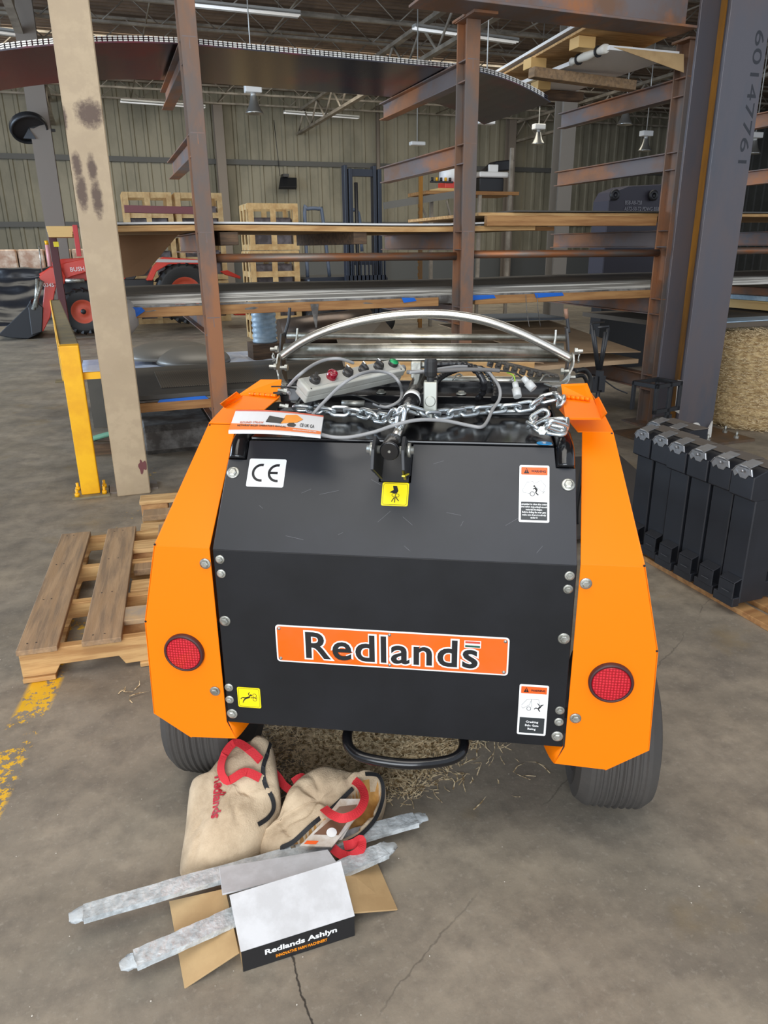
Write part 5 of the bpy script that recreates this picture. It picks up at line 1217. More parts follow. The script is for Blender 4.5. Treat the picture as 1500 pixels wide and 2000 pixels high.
mb = MB(); mb.plate(fB, .004); mb.build('back_flap', WHITEC, bx, bevel=.0006)
mb = MB(); mb.plate([G(360, 1930, .002), G(467, 1860, .034), G(440, 1735, .052), G(330, 1760, .016)], .004); mb.build('left_flap', CARD, bx, bevel=.0006)
mb = MB(); mb.plate([G(684, 1783, .045), G(777, 1776, .004), G(735, 1680, .008), G(670, 1690, .052)], .004); mb.build('right_flap', CARD, bx, bevel=.0006)
FBX = frame(((X0+X1)/2, Y0-.0006, .029), (1, 0, 0), (0, 0, 1))
text_mesh('box_lettering', 'Redlands Ashlyn', WHITE, bx, FBX @ Matrix.Translation((.004, .006, 0)), .02, .0004, bold=.03, fit=(.160, .0185))
text_mesh('box_slogan', 'INNOVATIVE FARM MACHINERY', mat('slogan_orange', rgb(250, 150, 30), .4), bx, FBX @ Matrix.Translation((.004, -.012, 0)), .01, .0004, bold=.03, fit=(.115, .0085))
# plastic-wrapped steel strips
STRIP = mat('wrapped_zinc', rgb(186, 192, 194), .25, .25, n1=rgb(222, 228, 230), sc=40, bump=.5, bsc=60, stretch=(1, 1, 1))
def strip(A, B_, w_, label):
    A = Vector(A); B_ = Vector(B_); t = thing('wrapped_steel_strip', label, 'steel strip')
    d = (B_-A).normalized(); x = d.cross(Vector((0, 0, 1))).normalized(); mb = MB(); n = 40; rows = []
    for i in range(n+1):
        p = A.lerp(B_, i/n); j = noise.noise(p*40)*.002
        rows.append([mb.bm.verts.new(q) for q in (p-x*(w_/2+j)+Vector((0, 0, -.008)), p+x*(w_/2+j)+Vector((0, 0, -.008)), p+x*(w_/2-j)+Vector((0, 0, .006+j)), p-x*(w_/2-j)+Vector((0, 0, .006-j)))])
    for a, b in zip(rows, rows[1:]):
        for j in range(4): mb._f([a[j], a[(j+1) % 4], b[(j+1) % 4], b[j]], False)
    mb._f(rows[0]); mb._f(list(reversed(rows[-1])))
    o = mb.build('steel_bar', STRIP, t)
    for p, s in ((A, -1), (B_, 1)):
        mb = MB(); rows = []
        for k_ in range(6):
            q = p+d*s*.006*k_; ww = w_/2*(1-.09*k_); rows.append([mb.bm.verts.new(q+x*(ww*math.cos(a*PI/5))+Vector((0, 0, (.008-.001*k_)*math.sin(a*PI/5)))+noise.noise_vector((q+x*a)*60)*.006) for a in range(10)])
        for a, b in zip(rows, rows[1:]):
            for j in range(10): mb._f([a[j], a[(j+1) % 10], b[(j+1) % 10], b[j]], True)
        mb.build('film_end', mat('clear_film', rgb(214, 220, 222), .15, alpha=.6, bump=.6, bsc=40), t)
    return t
pA0, pA1 = G(158, 1783, .040), G(825, 1595, .028)
def onray(x, y, z): return G(x, y, z)
strip(G(163, 1784, .062), G(812, 1600, .040), .044, 'long silver plastic-wrapped strip lying through the carton, upper one')
strip(G(264, 1875, .045), G(752, 1660, .052), .044, 'silver plastic-wrapped strip through the carton, lower one nearer the kraft flap corner')

# ================================================================== BACKGROUND
# ---- tractor
TY = 14.6
def T3(x, y, Y=TY): return PY(x, y, Y)
tr = thing('red_tractor', 'small red tractor with a front loader, seen from its side beyond the tan column', 'tractor')
def prof(pts, Y, th): 
    return [T3(x, y, Y) for x, y in pts], th
def tplate(name, pts, Y, th, m, parent=tr):
    mb = MB(); mb.plate([T3(x, y, Y) for x, y in pts], th, (0, -1, 0)); return mb.build(name, m, parent, bevel=.01)
for Y in (TY, TY+1.0):
    tplate('loader_arm', [(76, 535), (100, 520), (150, 508), (235, 494), (235, 512), (140, 540), (112, 552), (107, 570), (98, 620), (84, 648), (78, 645), (88, 552)], Y, .09, REDT)
tplate('loader_knee', [(76, 540), (98, 522), (118, 522), (128, 540), (126, 555), (84, 556)], TY-.03, .03, REDT)
tplate('hood', [(100, 512), (120, 506), (240, 500), (245, 545), (120, 550), (104, 535)], TY+.25, .55, REDT)
tplate('chassis', [(118, 548), (300, 545), (300, 580), (118, 575)], TY+.3, .45, BMETAL)
def wheel(px, py, r, wd, Y, tyrem=DRUB, rim=RIMR, lug=18, nm='tyre'):
    c = T3(px, py, Y); mb = MB(); mb.lathe([(r*.52, -wd*.42), (r*.8, -wd*.5), (r*.93, -wd*.46), (r*.96, 0), (r*.93, wd*.46), (r*.8, wd*.5), (r*.52, wd*.42)], c, (0, 1, 0), 40)
    for i in range(lug):
        a = 2*PI*i/lug; e = Vector((math.cos(a), 0, math.sin(a))); e2 = Vector((math.cos(a+.14), 0, math.sin(a+.14)))
        mb.bar(c+e*r*.90+Vector((0, -wd*.5, 0)), c+e2*r*.97+Vector((0, 0, 0)), .05, .05, e)
    w_ = mb.build(nm, tyrem, tr)
    mb = MB(); mb.lathe([(r*.53, -wd*.40), (r*.48, -wd*.40), (r*.42, -wd*.25), (r*.2, -wd*.25), (r*.14, -wd*.32), (0, -wd*.32)], c, (0, 1, 0), 32); mb.build('wheel_rim', rim, w_)
    mb = MB(); mb.lathe([(0, -wd*.34), (r*.12, -wd*.34), (r*.12, -wd*.28)], c, (0, 1, 0), 8); mb.build('hub', BMETAL, w_)
wheel(163, 608, .40, .24, TY+.1); wheel(163, 608, .40, .24, TY+1.0)
wheel(362, 572, .56, .34, TY+.1, lug=22); wheel(362, 572, .56, .34, TY+1.0, lug=22)
tplate('rear_fender', [(286, 548), (300, 520), (318, 502), (392, 507), (392, 516), (330, 516), (306, 530), (298, 548)], TY-.05, .35, REDT)
mb = MB(); mb.plate([T3(300, 506, TY-.06), T3(392, 508, TY-.06), T3(392, 513, TY-.06), T3(300, 512, TY-.06)], .01, (0, -1, 0)); mb.build('fender_stripe', mat('pale_stripe', rgb(190, 190, 190), .4), tr)
tplate('dashboard', [(236, 505), (270, 508), (280, 520), (262, 546), (236, 548)], TY+.3, .5, BMETAL)
for (a, b) in (((82, 548), (65, 605)), ((74, 545), (70, 600)), ((128, 548), (165, 548))): mb = MB(); mb.cyl(T3(*a, TY-.05), T3(*b, TY-.05), .037, 10); mb.build('hydraulic_ram', ZINC, tr)
mb = MB(); mb.plate([T3(-5, 655), T3(52, 600), T3(60, 585), T3(66, 605), T3(80, 650), T3(55, 662), T3(20, 660)], 1.5, (0, -1, 0)); mb.build('bucket', mat('bucket_steel', rgb(44, 46, 50), .5, .3), tr, bevel=.01)
tplate('bucket_mount', [(55, 600), (70, 590), (84, 600), (82, 648), (62, 655)], TY-.06, .05, BMETAL)
mb = MB(); mb.cyl(T3(98, 520, TY), T3(92, 478, TY), .035, 8); mb.build('marker_pole', mat('pale_pink_paint', rgb(226, 160, 160), .5), tr)
mb = MB(); mb.cyl(T3(92, 478, TY), T3(90, 470, TY), .03, 8); mb.build('yellow_tip', YELP, tr)
mb = MB(); mb.cyl(T3(82, 530, TY), T3(76, 480, TY), .012, 6); mb.build('aerial', ZINC, tr)
lf = frame(T3(100, 556.5, TY)-Vector((.0, .012, 0)), (1, 0, 0), (0, 0, 1)); 
text_mesh('arm_lettering', '0345', WHITE, tr, frame(T3(95, 557, TY-.035), (1, 0, 0), (0, 0, 1)), .09, .004)
text_mesh('arm_lettering', 'BUSH', WHITE, tr, frame(T3(151, 526, TY-.012), (1, 0, .05), (0, 0, 1)), .10, .004)
tplate('implement_arm', [(430, 530), (445, 528), (470, 540), (470, 545), (440, 537)], TY+.5, .1, REDT)
tplate('rear_implement', [(455, 605), (490, 605), (488, 616), (458, 616)], TY+.5, .6, REDT)
# ---- maroon post with lumber bundle
t = thing('lumber_bundle', 'small bundle of pale planks with red painted ends held above the tractor hood', 'lumber')
LUM = mat('fresh_lumber', rgb(224, 186, 122), .6)
for i in range(4): 
    a, b = PY(90+i*1.5, 444+i*5.2, 13.4), PY(143-i*.5, 444+i*5.2, 13.4); mesh_of(lambda mb: mb.box(a.x, b.x, 13.4, 14.24, a.z-.028, a.z+.018), 'plank', LUM, t, .003)
a = PY(146, 455, 13.38); mesh_of(lambda mb: mb.box(a.x-.02, a.x+.05, 13.38, 13.6, a.z-.35, a.z+.12), 'red_end', mat('red_end_paint', rgb(196, 60, 62), .5), t)
a, b = PY(96, 470, 14.1), PY(116, 505, 14.1); t = thing('maroon_post', 'maroon steel post with a small yellow tag behind the tractor loader', 'post')
mesh_of(lambda mb: mb.box(a.x, b.x, 14.05, 14.25, 0, a.z+.06), 'post_body', mat('maroon_steel', rgb(84, 36, 40), .5), t)
c = PY(111, 477, 14.04); mesh_of(lambda mb: mb.box(c.x-.05, c.x+.03, 14.035, 14.049, c.z-.04, c.z+.04), 'yellow_tag', YELS, t)
# ---- shrink-wrapped crates along the wall and black film pile
WRAPB = mat('shrink_wrapped_brown', rgb(186, 166, 148), .3, n1=rgb(148, 112, 88), sc=5, bump=.6, bsc=8)
labs = ['brown shrink-wrapped crate by the wall, leftmost', 'brown shrink-wrapped crate by the wall, second from the left', 'brown shrink-wrapped crate behind the maroon post', 'brown shrink-wrapped crate behind the tan column']
a = PY(0, 487, 21); 
for i in range(4):
    x0 = -2.55+i*.62; o = mesh_of(lambda mb: mb.box(x0, x0+.59, 21+.02*i, 21.9, 0, 1.52), 'wrapped_crate', WRAPB, None, .03); tag(o, labs[i], 'crate', 'shrink-wrapped crates along the back wall')
mb = MB(); g = []
nx, nz = 40, 24
for i in range(nx+1):
    row = []
    for j in range(nz+1):
        x = -3.0+i*.09; z = 1.12*j/nz; y = 18.5-1.0*(1-j/nz)**1.5; p = Vector((x, y, z)); nn = noise.noise_vector(Vector((x*2.2, z*6, 0)))*.09; row.append(mb.bm.verts.new(p+nn*(1 if j else 0)))
    g.append(row)
for i in range(nx):
    for j in range(nz): mb._f([g[i][j], g[i+1][j], g[i+1][j+1], g[i][j+1]], True)
top = [mb.bm.verts.new((-3.0+i*.09, 19.5, 1.0)) for i in range(nx+1)]
for i in range(nx): mb._f([g[i][nz], g[i+1][nz], top[i+1], top[i]], True)
bot = [mb.bm.verts.new((-3.0+i*.09, 19.5, 0)) for i in range(nx+1)]
for i in range(nx): mb._f([top[i], top[i+1], bot[i+1], bot[i]])
o = mb.build('black_film_pile', mat('black_film', rgb(30, 32, 38), .3, bump=.15, bsc=3)); tag(o, 'long pile covered in shiny black plastic film behind the loader bucket', 'covered pile')
# ---- slatted crates
def crate(loc, label, rz=0, s=1.0, first=True):
    t = thing('slatted_crate', label, 'crate', loc, rz, 'pine slatted crates')
    def fr(mb, face):
        W_, D_, Hh = .82, .75, .70; w_ = .09
        if face in (0, 1):
            y = 0 if face == 0 else D_-.02
            for z in (0.0, .30, .62): mb.box(0, W_, y, y+.02, z, z+w_)
            for x in (0, .36, W_-w_): mb.box(x, x+w_, y-.012, y, .0, Hh)
            mb.bm.normal_update()
        else:
            x = 0 if face == 2 else W_-.02
            for z in (0.0, .30, .62): mb.box(x, x+.02, .021, D_-.021, z, z+w_)
            for y in (.03, .33, D_-w_-.03): mb.box(x-.012, x, y, y+w_, 0, Hh)
    for f, nm in enumerate(('front_side', 'back_side', 'end_side', 'end_side')): mesh_of(lambda mb: fr(mb, f), nm, CRATEW, t, 0)
    mesh_of(lambda mb: mb.box(.03, .79, .03, .72, .02, .06), 'crate_floor', CRATEW, t, 0)
    mesh_of(lambda mb: mb.box(.08, .74, .08, .66, .062, .50), 'dark_wrapped_load', mat('dark_load', rgb(70, 62, 62), .4, n1=rgb(110, 104, 108), sc=5), t, .03)
    return t
cb = PY(480, 388, 12.6); ca = PY(238, 378, 16.6)
c0 = crate((cb.x, 12.6, 0), 'slatted crate at the bottom of the right-hand stack, behind the sheets', .0)
c0.location = (cb.x, 12.6, 0)
pos = [((cb.x, 12.6, .72), 'slatted crate second from the floor in the right-hand stack'), ((cb.x+.02, 12.62, 1.44), 'slatted crate on top of the right-hand stack, left of the forklift')]
for p, l in pos: copy_tree(c0, p, 0, l)
for i, (dx, nm) in enumerate(((0, 'left'), (.92, 'middle'))):
    for j in range(3):
        copy_tree(c0, (ca.x+dx*1.1, 16.6, .86*j), 0, scale=(1.15, 1.15, 1.18), label= 'slatted crate, %s one of the %s stack beyond the left post' % (('lowest', 'middle', 'topmost')[j], ('left', 'right')[i]))
# ---- maroon boom in front of crates
a, b = PY(243, 408, 11), PY(392, 412, 11); mb = MB(); mb.bar(a, b+Vector((.1, 0, 0)), .12, .09); o = mb.build('maroon_boom', mat('maroon_steel2', rgb(112, 62, 68), .5)); 
mb = MB(); mb.box(b.x-.08, b.x+.06, 10.95, 11.06, 0, b.z-.045); st_ = mb.build('boom_post', BMETAL, o); tag(o, 'maroon horizontal boom crossing in front of the slatted crates', 'boom')
# ---- forklift
fk = thing('forklift', 'dark blue forklift with a tall mast parked beyond the rack', 'forklift')
FY_ = 12.2
def FP(x, y, Y=FY_): return PY(x, y, Y)
a, b = FP(672, 322), FP(742, 322)
for (x, nm) in ((a.x, 0), (b.x-.11, 1)): mesh_of(lambda mb: (mb.box(x, x+.05, FY_, FY_+.16, .1, a.z), mb.box(x+.07, x+.13, FY_-.02, FY_+.12, .1, a.z-.05)), 'mast_rail', FORKB, fk, .004)
for z in (a.z-.10, 1.75, 1.25): mesh_of(lambda mb: mb.box(a.x+.10, b.x-.09, FY_+.03, FY_+.1, z-.06, z+.05), 'mast_crossbar', FORKB, fk, .004)
mesh_of(lambda mb: (mb.cyl((a.x+.20, FY_+.03, .3), (a.x+.20, FY_+.03, a.z-.25), .03, 10)), 'lift_cylinder', BMETAL, fk, 0)
mesh_of(lambda mb: (mb.box(a.x-.05, b.x+.05, FY_-.1, FY_-.04, .95, 1.03), mb.box(a.x-.05, b.x+.05, FY_-.1, FY_-.04, .55, .63), *[mb.box(a.x+.07*i, a.x+.07*i+.02, FY_-.1, FY_-.06, .63, 1.25) for i in range(10)]), 'load_backrest', FORKB, fk, 0)
g0, g1 = FP(613, 404), FP(645, 404)
mesh_of(lambda mb: (mb.tube(cr([(g0.x, 12.8, 1.0), (g0.x, 12.8, g0.z-.05), (g0.x+.05, 12.8, g0.z), (g1.x-.03, 12.8, g0.z), (g1.x+.03, 12.8, g0.z-.08), (g1.x+.12, 12.8, 1.0)], 5), .03, 8), mb.tube(cr([(b.x-.4, 12.9, 1.0), (b.x-.4, 12.9, g0.z-.1), (b.x-.33, 12.9, g0.z-.04), (b.x-.15, 12.9, g0.z-.06), (b.x-.1, 12.9, 1.4)], 5), .03, 8)), 'overhead_guard', FORKG, fk, 0)
mesh_of(lambda mb: (mb.box(g0.x-.1, b.x+.2, 12.4, 13.9, .25, 1.0)), 'chassis', FORKB, fk, .03)
for x in (g0.x+.1, b.x): 
    mb = MB(); mb.lathe([(.1, -.1), (.27, -.1), (.29, 0), (.27, .1), (.1, .1), (0, .1)], (x, 12.35, .29), (0, 1, 0), 24); mb.build('tyre', DRUB, fk)
# ---- equipment on the high shelf
sh = thing('high_shelf', 'tall steel storage shelf with a timber deck, behind the middle post', 'shelf')
a, b = PY(842, 372, 13.5), PY(1010, 368, 13.5)
mesh_of(lambda mb: mb.box(a.x-.1, b.x+.05, 13.5, 14.4, a.z-.06, a.z), 'deck', TIMB, sh)
for x in (a.x, (a.x+b.x)/2+.1, b.x-.15): mesh_of(lambda mb: mb.box(x, x+.06, 13.52, 13.58, 0, 3.2 if x > b.x-.3 else a.z-.06), 'upright', JOIST, sh)
mb = MB(); p0, p1 = PY(750, 402, 13.45), PY(900, 378, 13.45); mb.bar(p0, p1, .06, .12); mb.build('side_beam', mat('grey_beam', rgb(120, 118, 112), .5), sh)
for (p, q) in (((822, 400), (840, 440)), ((872, 392), (885, 440))): mb = MB(); mb.bar(PY(*p, 13.46), PY(*q, 13.46), .03, .03); mb.build('brace', JOIST, sh)
ps = PY(818, 440, 13.4); mesh_of(lambda mb: (mb.box(ps.x, ps.x+.06, 13.36, 13.42, 0, ps.z+.85), [mb.box(ps.x-.012, ps.x+.0, 13.36, 13.42, .1+.12*i, .16+.12*i) for i in range(18)]), 'perforated_post', RUSTY, sh, 0)
eq = thing('white_tank_unit', 'white spray tank unit with red base and yellow fittings on the high shelf', 'machine', (0, 0, 0))
mb = MB(); c = PY(885, 342, 13.8); mb.lathe([(0, -.25), (.12, -.24), (.19, -.15), (.2, .1), (.14, .22), (0, .24)], c, (1, 0, 0), 24); mb.build('tank', WHITE, eq)
c = PY(880, 364, 13.7); mesh_of(lambda mb: mb.box(c.x-.15, c.x+.3, 13.6, 13.95, a.z+.05, a.z+.16), 'red_base', REDT, eq, .01)
mesh_of(lambda mb: mb.box(c.x-.3, c.x+.4, 13.55, 14.0, a.z+.002, a.z+.048), 'pallet_base', LUM, eq, 0)
for i in range(5): mesh_of(lambda mb: mb.cyl((c.x-.42+i*.09, 13.6, a.z+.17), (c.x-.42+i*.09, 13.6, a.z+.23), .025, 8), 'yellow_fitting' if i % 2 else 'black_fitting', YELP if i % 2 else BMETAL, eq, 0)
mesh_of(lambda mb: mb.box(c.x-.46, c.x+.0, 13.58, 13.62, a.z+.14, a.z+.17), 'manifold', BMETAL, eq, 0)
eq = thing('black_machine', 'black and white machine with a dark screen-like hood on the high shelf', 'machine')
c = PY(960, 350, 13.8); 
mesh_of(lambda mb: mb.box(c.x-.3, c.x+.22, 13.7, 14.1, a.z+.002, c.z+.02), 'black_body', BMETAL, eq, .02)
mesh_of(lambda mb: mb.box(c.x-.32, c.x+.3, 13.66, 14.12, c.z+.022, c.z+.12), 'white_deck', WHITE, eq, .02)
mesh_of(lambda mb: mb.plate([(c.x-.15, 13.8, c.z+.13), (c.x+.4, 13.8, c.z+.16), (c.x+.5, 13.8, c.z+.36), (c.x+.1, 13.8, c.z+.32)], .3, (0, -1, 0)), 'dark_hood', BMETAL, eq, .02)
mesh_of(lambda mb: mb.box(c.x-.1, c.x+.1, 13.72, 13.78, c.z+.122, c.z+.25), 'white_box', WHITE, eq, .01)
# ---- dark plate with chalk writing
a, b = PY(1186, 424, 7.6), PY(1304, 424, 7.6); ztp = PY(1200, 366, 7.6).z
t = thing('dark_steel_block', 'dark purple-grey steel plate with lifting lugs and pale stamped writing', 'steel plate')
mesh_of(lambda mb: mb.plate([(a.x, 7.6, 1.0), (b.x+.15, 7.6, 1.0), (b.x+.15, 7.6, ztp+.06), (a.x+.25, 7.6, ztp+.02), (a.x+.06, 7.6, ztp-.04), (a.x, 7.6, ztp-.14)], .3, (0, -1, 0)), 'plate_body', mat('purple_grey_steel', rgb(58, 56, 66), .5, .1), t, .01)
mesh_of(lambda mb: mb.box(a.x+.1, b.x, 7.7, 7.9, 0, 1.0), 'stand', BMETAL, t, 0)
for x in (a.x+.05, a.x+.58): mb = MB(); mb.lathe([(.03, 0), (.06, .02), (.06, .05), (.03, .05)], (x, 7.6, ztp-.08), (0, -1, 0), 16); mb.build('lifting_lug', BMETAL, t)
CHK = mat('chalk_print', rgb(150, 150, 158), .6)
for i, s in enumerate(('B58-A8-728', 'A572-50-T2 PDWG B58164', 'L800 X 8.1/2.125')): text_mesh('stamped_writing', s, CHK, t, frame((a.x+.22, 7.595, ztp-.16-.065*i), (1, 0, 0), (0, 0, 1)), .06, .002, align='LEFT', sx=.8)
# ---- pipes, domes, rolls in the low bays
mb = MB(); mb.cyl((1.62, 7.6, .62), (2.6, 7.6, .70), .16, 28); o = mb.build('steel_roll', mat('rolled_steel', rgb(96, 88, 82), .3, .7, n1=rgb(120, 104, 92), sc=4)); tag(o, 'shiny rolled steel tube lying behind the roller frame, right of the pale wrapped roll', 'steel roll')
mb = MB(); mb.box(1.6, 2.6, 7.4, 7.8, 0, .46); st_ = mb.build('cradle', DTIMB, o)
mb = MB(); c = PY(516, 637, 7.2); mb.lathe([(0, -.15)]+[(.115+.006*math.sin(i*1.6), -.15+.3*i/24) for i in range(25)]+[(0, .15)], (c.x, 7.2, c.z), (0, 0, 1), 24); o = mb.build('wrapped_roll', BWRAP); tag(o, 'pale blue ribbed plastic-wrapped roll beside the left post', 'wrapped roll')
mb = MB(); mb.box(c.x-.15, c.x+.15, 7.05, 7.35, 0, c.z-.152); mb.build('support_block', DTIMB, o)
for i, (px, py, r, l) in enumerate(((330, 668, .42, 'grey domed cover lying on the white film, farther one'), (375, 676, .34, 'grey domed cover lying on the white film, nearer one'))):
    c = PY(px, py, 7.4-i*.3); mb = MB(); n = 28; rows = []
    for k_ in range(9):
        f = k_/8; rows.append([mb.bm.verts.new((c.x+r*math.cos(a*2*PI/n)*math.cos(f*PI/2), 7.4-i*.3+.4*math.sin(a*2*PI/n)*math.cos(f*PI/2), .50+.14*math.sin(f*PI/2)-.02*i)) for a in range(n)])
    for a_, b_ in zip(rows, rows[1:]):
        for j in range(n): mb._f([a_[j], a_[(j+1) % n], b_[(j+1) % n], b_[j]], True)
    mb._f(rows[0]); mb._f(rows[-1]); o = mb.build('domed_cover', mat('grey_dome', rgb(124, 120, 112), .4, .2)); tag(o, l, 'cover', 'grey domed covers')
mb = MB()
nx = 40; rows = []
for i in range(nx+1):
    x = -.3+i*.06; rows.append([mb.bm.verts.new((x, 6.66+.03*math.sin(i), .47+.03*noise.noise(Vector((x*4, 1, 0))))), mb.bm.verts.new((x, 6.95, .47+.05*noise.noise(Vector((x*5, 9, 0))))), mb.bm.verts.new((x, 7.9, .44))])
for a_, b_ in zip(rows, rows[1:]):
    mb._f([a_[0], b_[0], b_[1], a_[1]], True); mb._f([a_[1], b_[1], b_[2], a_[2]], True)
o = mb.build('white_film_sheet', mat('bluish_film', rgb(176, 190, 214), .3, n1=rgb(206, 216, 232), sc=4, bump=.3, bsc=9)); so_ = o.modifiers.new('t', 'SOLIDIFY'); so_.thickness = .01; tag(o, 'crumpled bluish-white plastic film under the domed covers', 'plastic film')
mb = MB(); mb.box(-.25, 2.05, 6.75, 7.85, 0, .425); o2_ = mb.build('film_pallet_load', SHEET, o)
# junk behind the guard rail: film and green strap
mb = MB(); c = G(185, 800, .0); mb.lathe([(0, 0), (.12, .01), (.10, .1), (.06, .2), (.09, .3), (.05, .40), (0, .42)], (.06, 6.0, .0), (0, 0, 1), 14); o = noisy(mb.build('plastic_bundle', BWRAP), .04, 8); tag(o, 'crumpled pale plastic bundle on the floor behind the tan column', 'plastic bundle')
mb = MB(); mb.tube(cr([(-.25, 5.9, .10), (-.1, 5.85, .14), (.02, 5.8, .16), (.1, 5.9, .14)], 6), .02, 8); o = mb.build('green_strap', mat('green_plastic', rgb(120, 176, 150), .4)); mb = MB(); mb.box(-.28, .16, 5.78, 5.98, 0, .085); mb.build('plank_under', DTIMB, o); tag(o, 'pale green plastic strap on a plank between guard rail and tan column', 'strap')
for (x, y0, y1, z, m_, l) in ((.30, 5.3, 6.6, .10, FILM, 'grey film-wrapped bundle on the floor under the low sheet stack'),):
    o = mesh_of(lambda mb: mb.box(x-.2, x+.35, y0+.3, y1, .0, .22), 'wrapped_bundle', m_, None, .04); tag(o, l, 'bundle')
o = mesh_of(lambda mb: mb.bar((.72, 6.9, .05), (.86, 4.2, .05), .09, .09), 'steel_channel', RUST, None); tag(o, 'rusty steel channel lying on the floor past the left rack post', 'steel channel')
# pallet with white sheets above the hay bale
t = thing('loaded_pallet', 'light pallet with bluish-white sheets on the shelf board above the hay bale', 'pallet', (0, 0, 0))
a = PY(1430, 605, 6.0); b = PY(1500, 612, 6.0)
zz = .8205
mesh_of(lambda mb: mb.box(a.x, a.x+1.1, 5.4, 6.3, zz+.09, zz+.105), 'deck', LUM, t, 0)
for x in (a.x+.03, a.x+.5, a.x+.95): mesh_of(lambda mb: mb.box(x, x+.09, 5.42, 6.28, zz+.022, zz+.089), 'block', LUM, t, 0)
mesh_of(lambda mb: mb.box(a.x, a.x+1.1, 5.4, 5.5, zz, zz+.02), 'bottom_board', LUM, t, 0)
mesh_of(lambda mb: (mb.box(a.x+.03, a.x+1.1, 5.42, 6.2, zz+.106, zz+.15)), 'white_sheets', BWRAP, t, .003)
mesh_of(lambda mb: (mb.box(4.75, 5.9, 5.02, 5.3, .8205, .828)), 'film_scrap', BWRAP, t, 0)
# ---- load on the top right arms
LZt = 2.6625
t = thing('white_wrapped_pack', 'upper long white foam-edged sheet pack, resting on pallet blocks up on the right arms', 'sheet pack')
p0, p1 = PY(1145, 42, 5.0), PY(965, 118, 6.75)
TR = 2.72
mb = MB(); mb.plate([(p0.x-.015, 5.0, p0.z), (p1.x-.05, 6.75, p0.z), (p1.x+.7, 6.75, p0.z), (p0.x+.7, 5.0, p0.z)], -.02, (0, 0, 1)); 
mb.build('foam_edge', WHITE, t)
mesh_of(lambda mb: mb.plate([(p0.x, 5.0, p0.z-.022), (p1.x-.03, 6.75, p0.z-.022), (p1.x+.7, 6.75, p0.z-.022), (p0.x+.7, 5.0, p0.z-.022)], .018, (0, 0, 1)), 'plywood_base', PINE, t)
for y in (5.15, 5.8, 6.4): mesh_of(lambda mb: mb.box(p0.x+.05, p0.x+.19, y, y+.12, p0.z-.115, p0.z-.042), 'block', LUM, t)
q0 = PY(1190, 97, 5.0)
t2 = thing('white_wrapped_pack', 'white strapped sheet pack under the upper one, with a taped foam corner', 'sheet pack')
mb = MB(); mb.plate([(q0.x, 5.0, q0.z), (q0.x, 6.75, q0.z), (q0.x+.6, 6.75, q0.z), (q0.x+.6, 5.0, q0.z)], -.028, (0, 0, 1)); mb.build('foam_edge', WHITE, t2)
mb = MB(); mb.tube(cr([(q0.x-.0, 5.03, q0.z+.015), (q0.x-.005, 5.2, q0.z+.015), (q0.x-.005, 5.45, q0.z+.015)], 5), [.028+.006*math.sin(i*1.3) for i in range(11)], 10); mb.build('foam_wrap', mat('pale_foam', rgb(226, 222, 210), .6, bump=.3, bsc=20), t2)
for y in (5.12, 5.36): mb = MB(); mb.cyl((q0.x-.003, y, q0.z+.015), (q0.x-.004, y+.012, q0.z+.015), .038, 12); mb.build('black_strap', BMETAL, t2)
mesh_of(lambda mb: mb.box(q0.x+.04, q0.x+.16, 6.0, 6.12, q0.z-.065, q0.z-.001), 'block', LUM, t2)
mesh_of(lambda mb: mb.box(q0.x+.30, q0.x+.42, 5.3, 5.42, q0.z+.029, p0.z-.042), 'spacer_block', LUM, t2)
beam('timber_beam', (q0.x-.25, 5.62, 2.699), (4.2, 5.62, 2.657), .09, .07, OLDW, 'long weathered timber under the white packs on the top right arms', 'timber')
beam('timber_beam', (q0.x-.35, 6.35, 2.699), (4.2, 6.35, 2.699), .09, .07, DTIMB, 'dark timber end sticking out left below the white packs', 'timber')
mb = MB(); mb.plate([PY(1198, 92, 5.0), PY(1335, 106, 4.98), PY(1335, 142, 4.98)], .004); mb.plate([PY(1198, 92, 5.0), PY(1335, 106, 4.98), PY(1335, 104, 6.2), PY(1200, 95, 6.2)], .003); o = mb.build('kraft_sheet', CARD); tag(o, 'tan kraft sheet drooping from the white pack towards the dark column', 'kraft paper')
# ---- lights
def fluo(n_, label):
    a, b = G(n_[0], n_[1], 5.75), G(n_[2], n_[3], 5.75); t = thing('fluorescent_fixture', label, 'ceiling light', group='fluorescent strip fixtures')
    d = (b-a).normalized(); s = Vector((-d.y, d.x, 0))
    mb = MB(); mb.bar(a, b, .16, .05); mb.plate([a-s*.08-Vector((0, 0, .02)), b-s*.08-Vector((0, 0, .02)), b-s*.14-Vector((0, 0, .06)), a-s*.14-Vector((0, 0, .06))], .004); mb.plate([a+s*.08-Vector((0, 0, .02)), b+s*.08-Vector((0, 0, .02)), b+s*.14-Vector((0, 0, .06)), a+s*.14-Vector((0, 0, .06))], .004); mb.build('housing', LAMPM, t)
    for k_ in (-1, 1): mb = MB(); mb.cyl(a+s*.045*k_-Vector((0, 0, .045)), b+s*.045*k_-Vector((0, 0, .045)), .018, 8); mb.build('tube', TUBEE, t)
    mb = MB(); mb.cyl(a.lerp(b, .2), a.lerp(b, .2)+Vector((0, 0, .8)), .006, 5); mb.build('hanger', JOIST, t)
    mb = MB(); mb.cyl(a.lerp(b, .8), a.lerp(b, .8)+Vector((0, 0, .8)), .006, 5); mb.build('hanger', JOIST, t)
fluo((235, 195, 400, 207), 'fluorescent strip light just left of the left rack post, far under the roof')
fluo((372, 3, 585, 25), 'fluorescent strip light at the top centre-left, right of the left rack post')
fluo((555, 217, 700, 228), 'small far fluorescent strip light between the left and middle posts')
fluo((808, 50, 1010, 78), 'fluorescent strip light crossing behind the middle post top')
fluo((-120, 42, 32, 62), 'fluorescent strip light cut by the left photo edge')
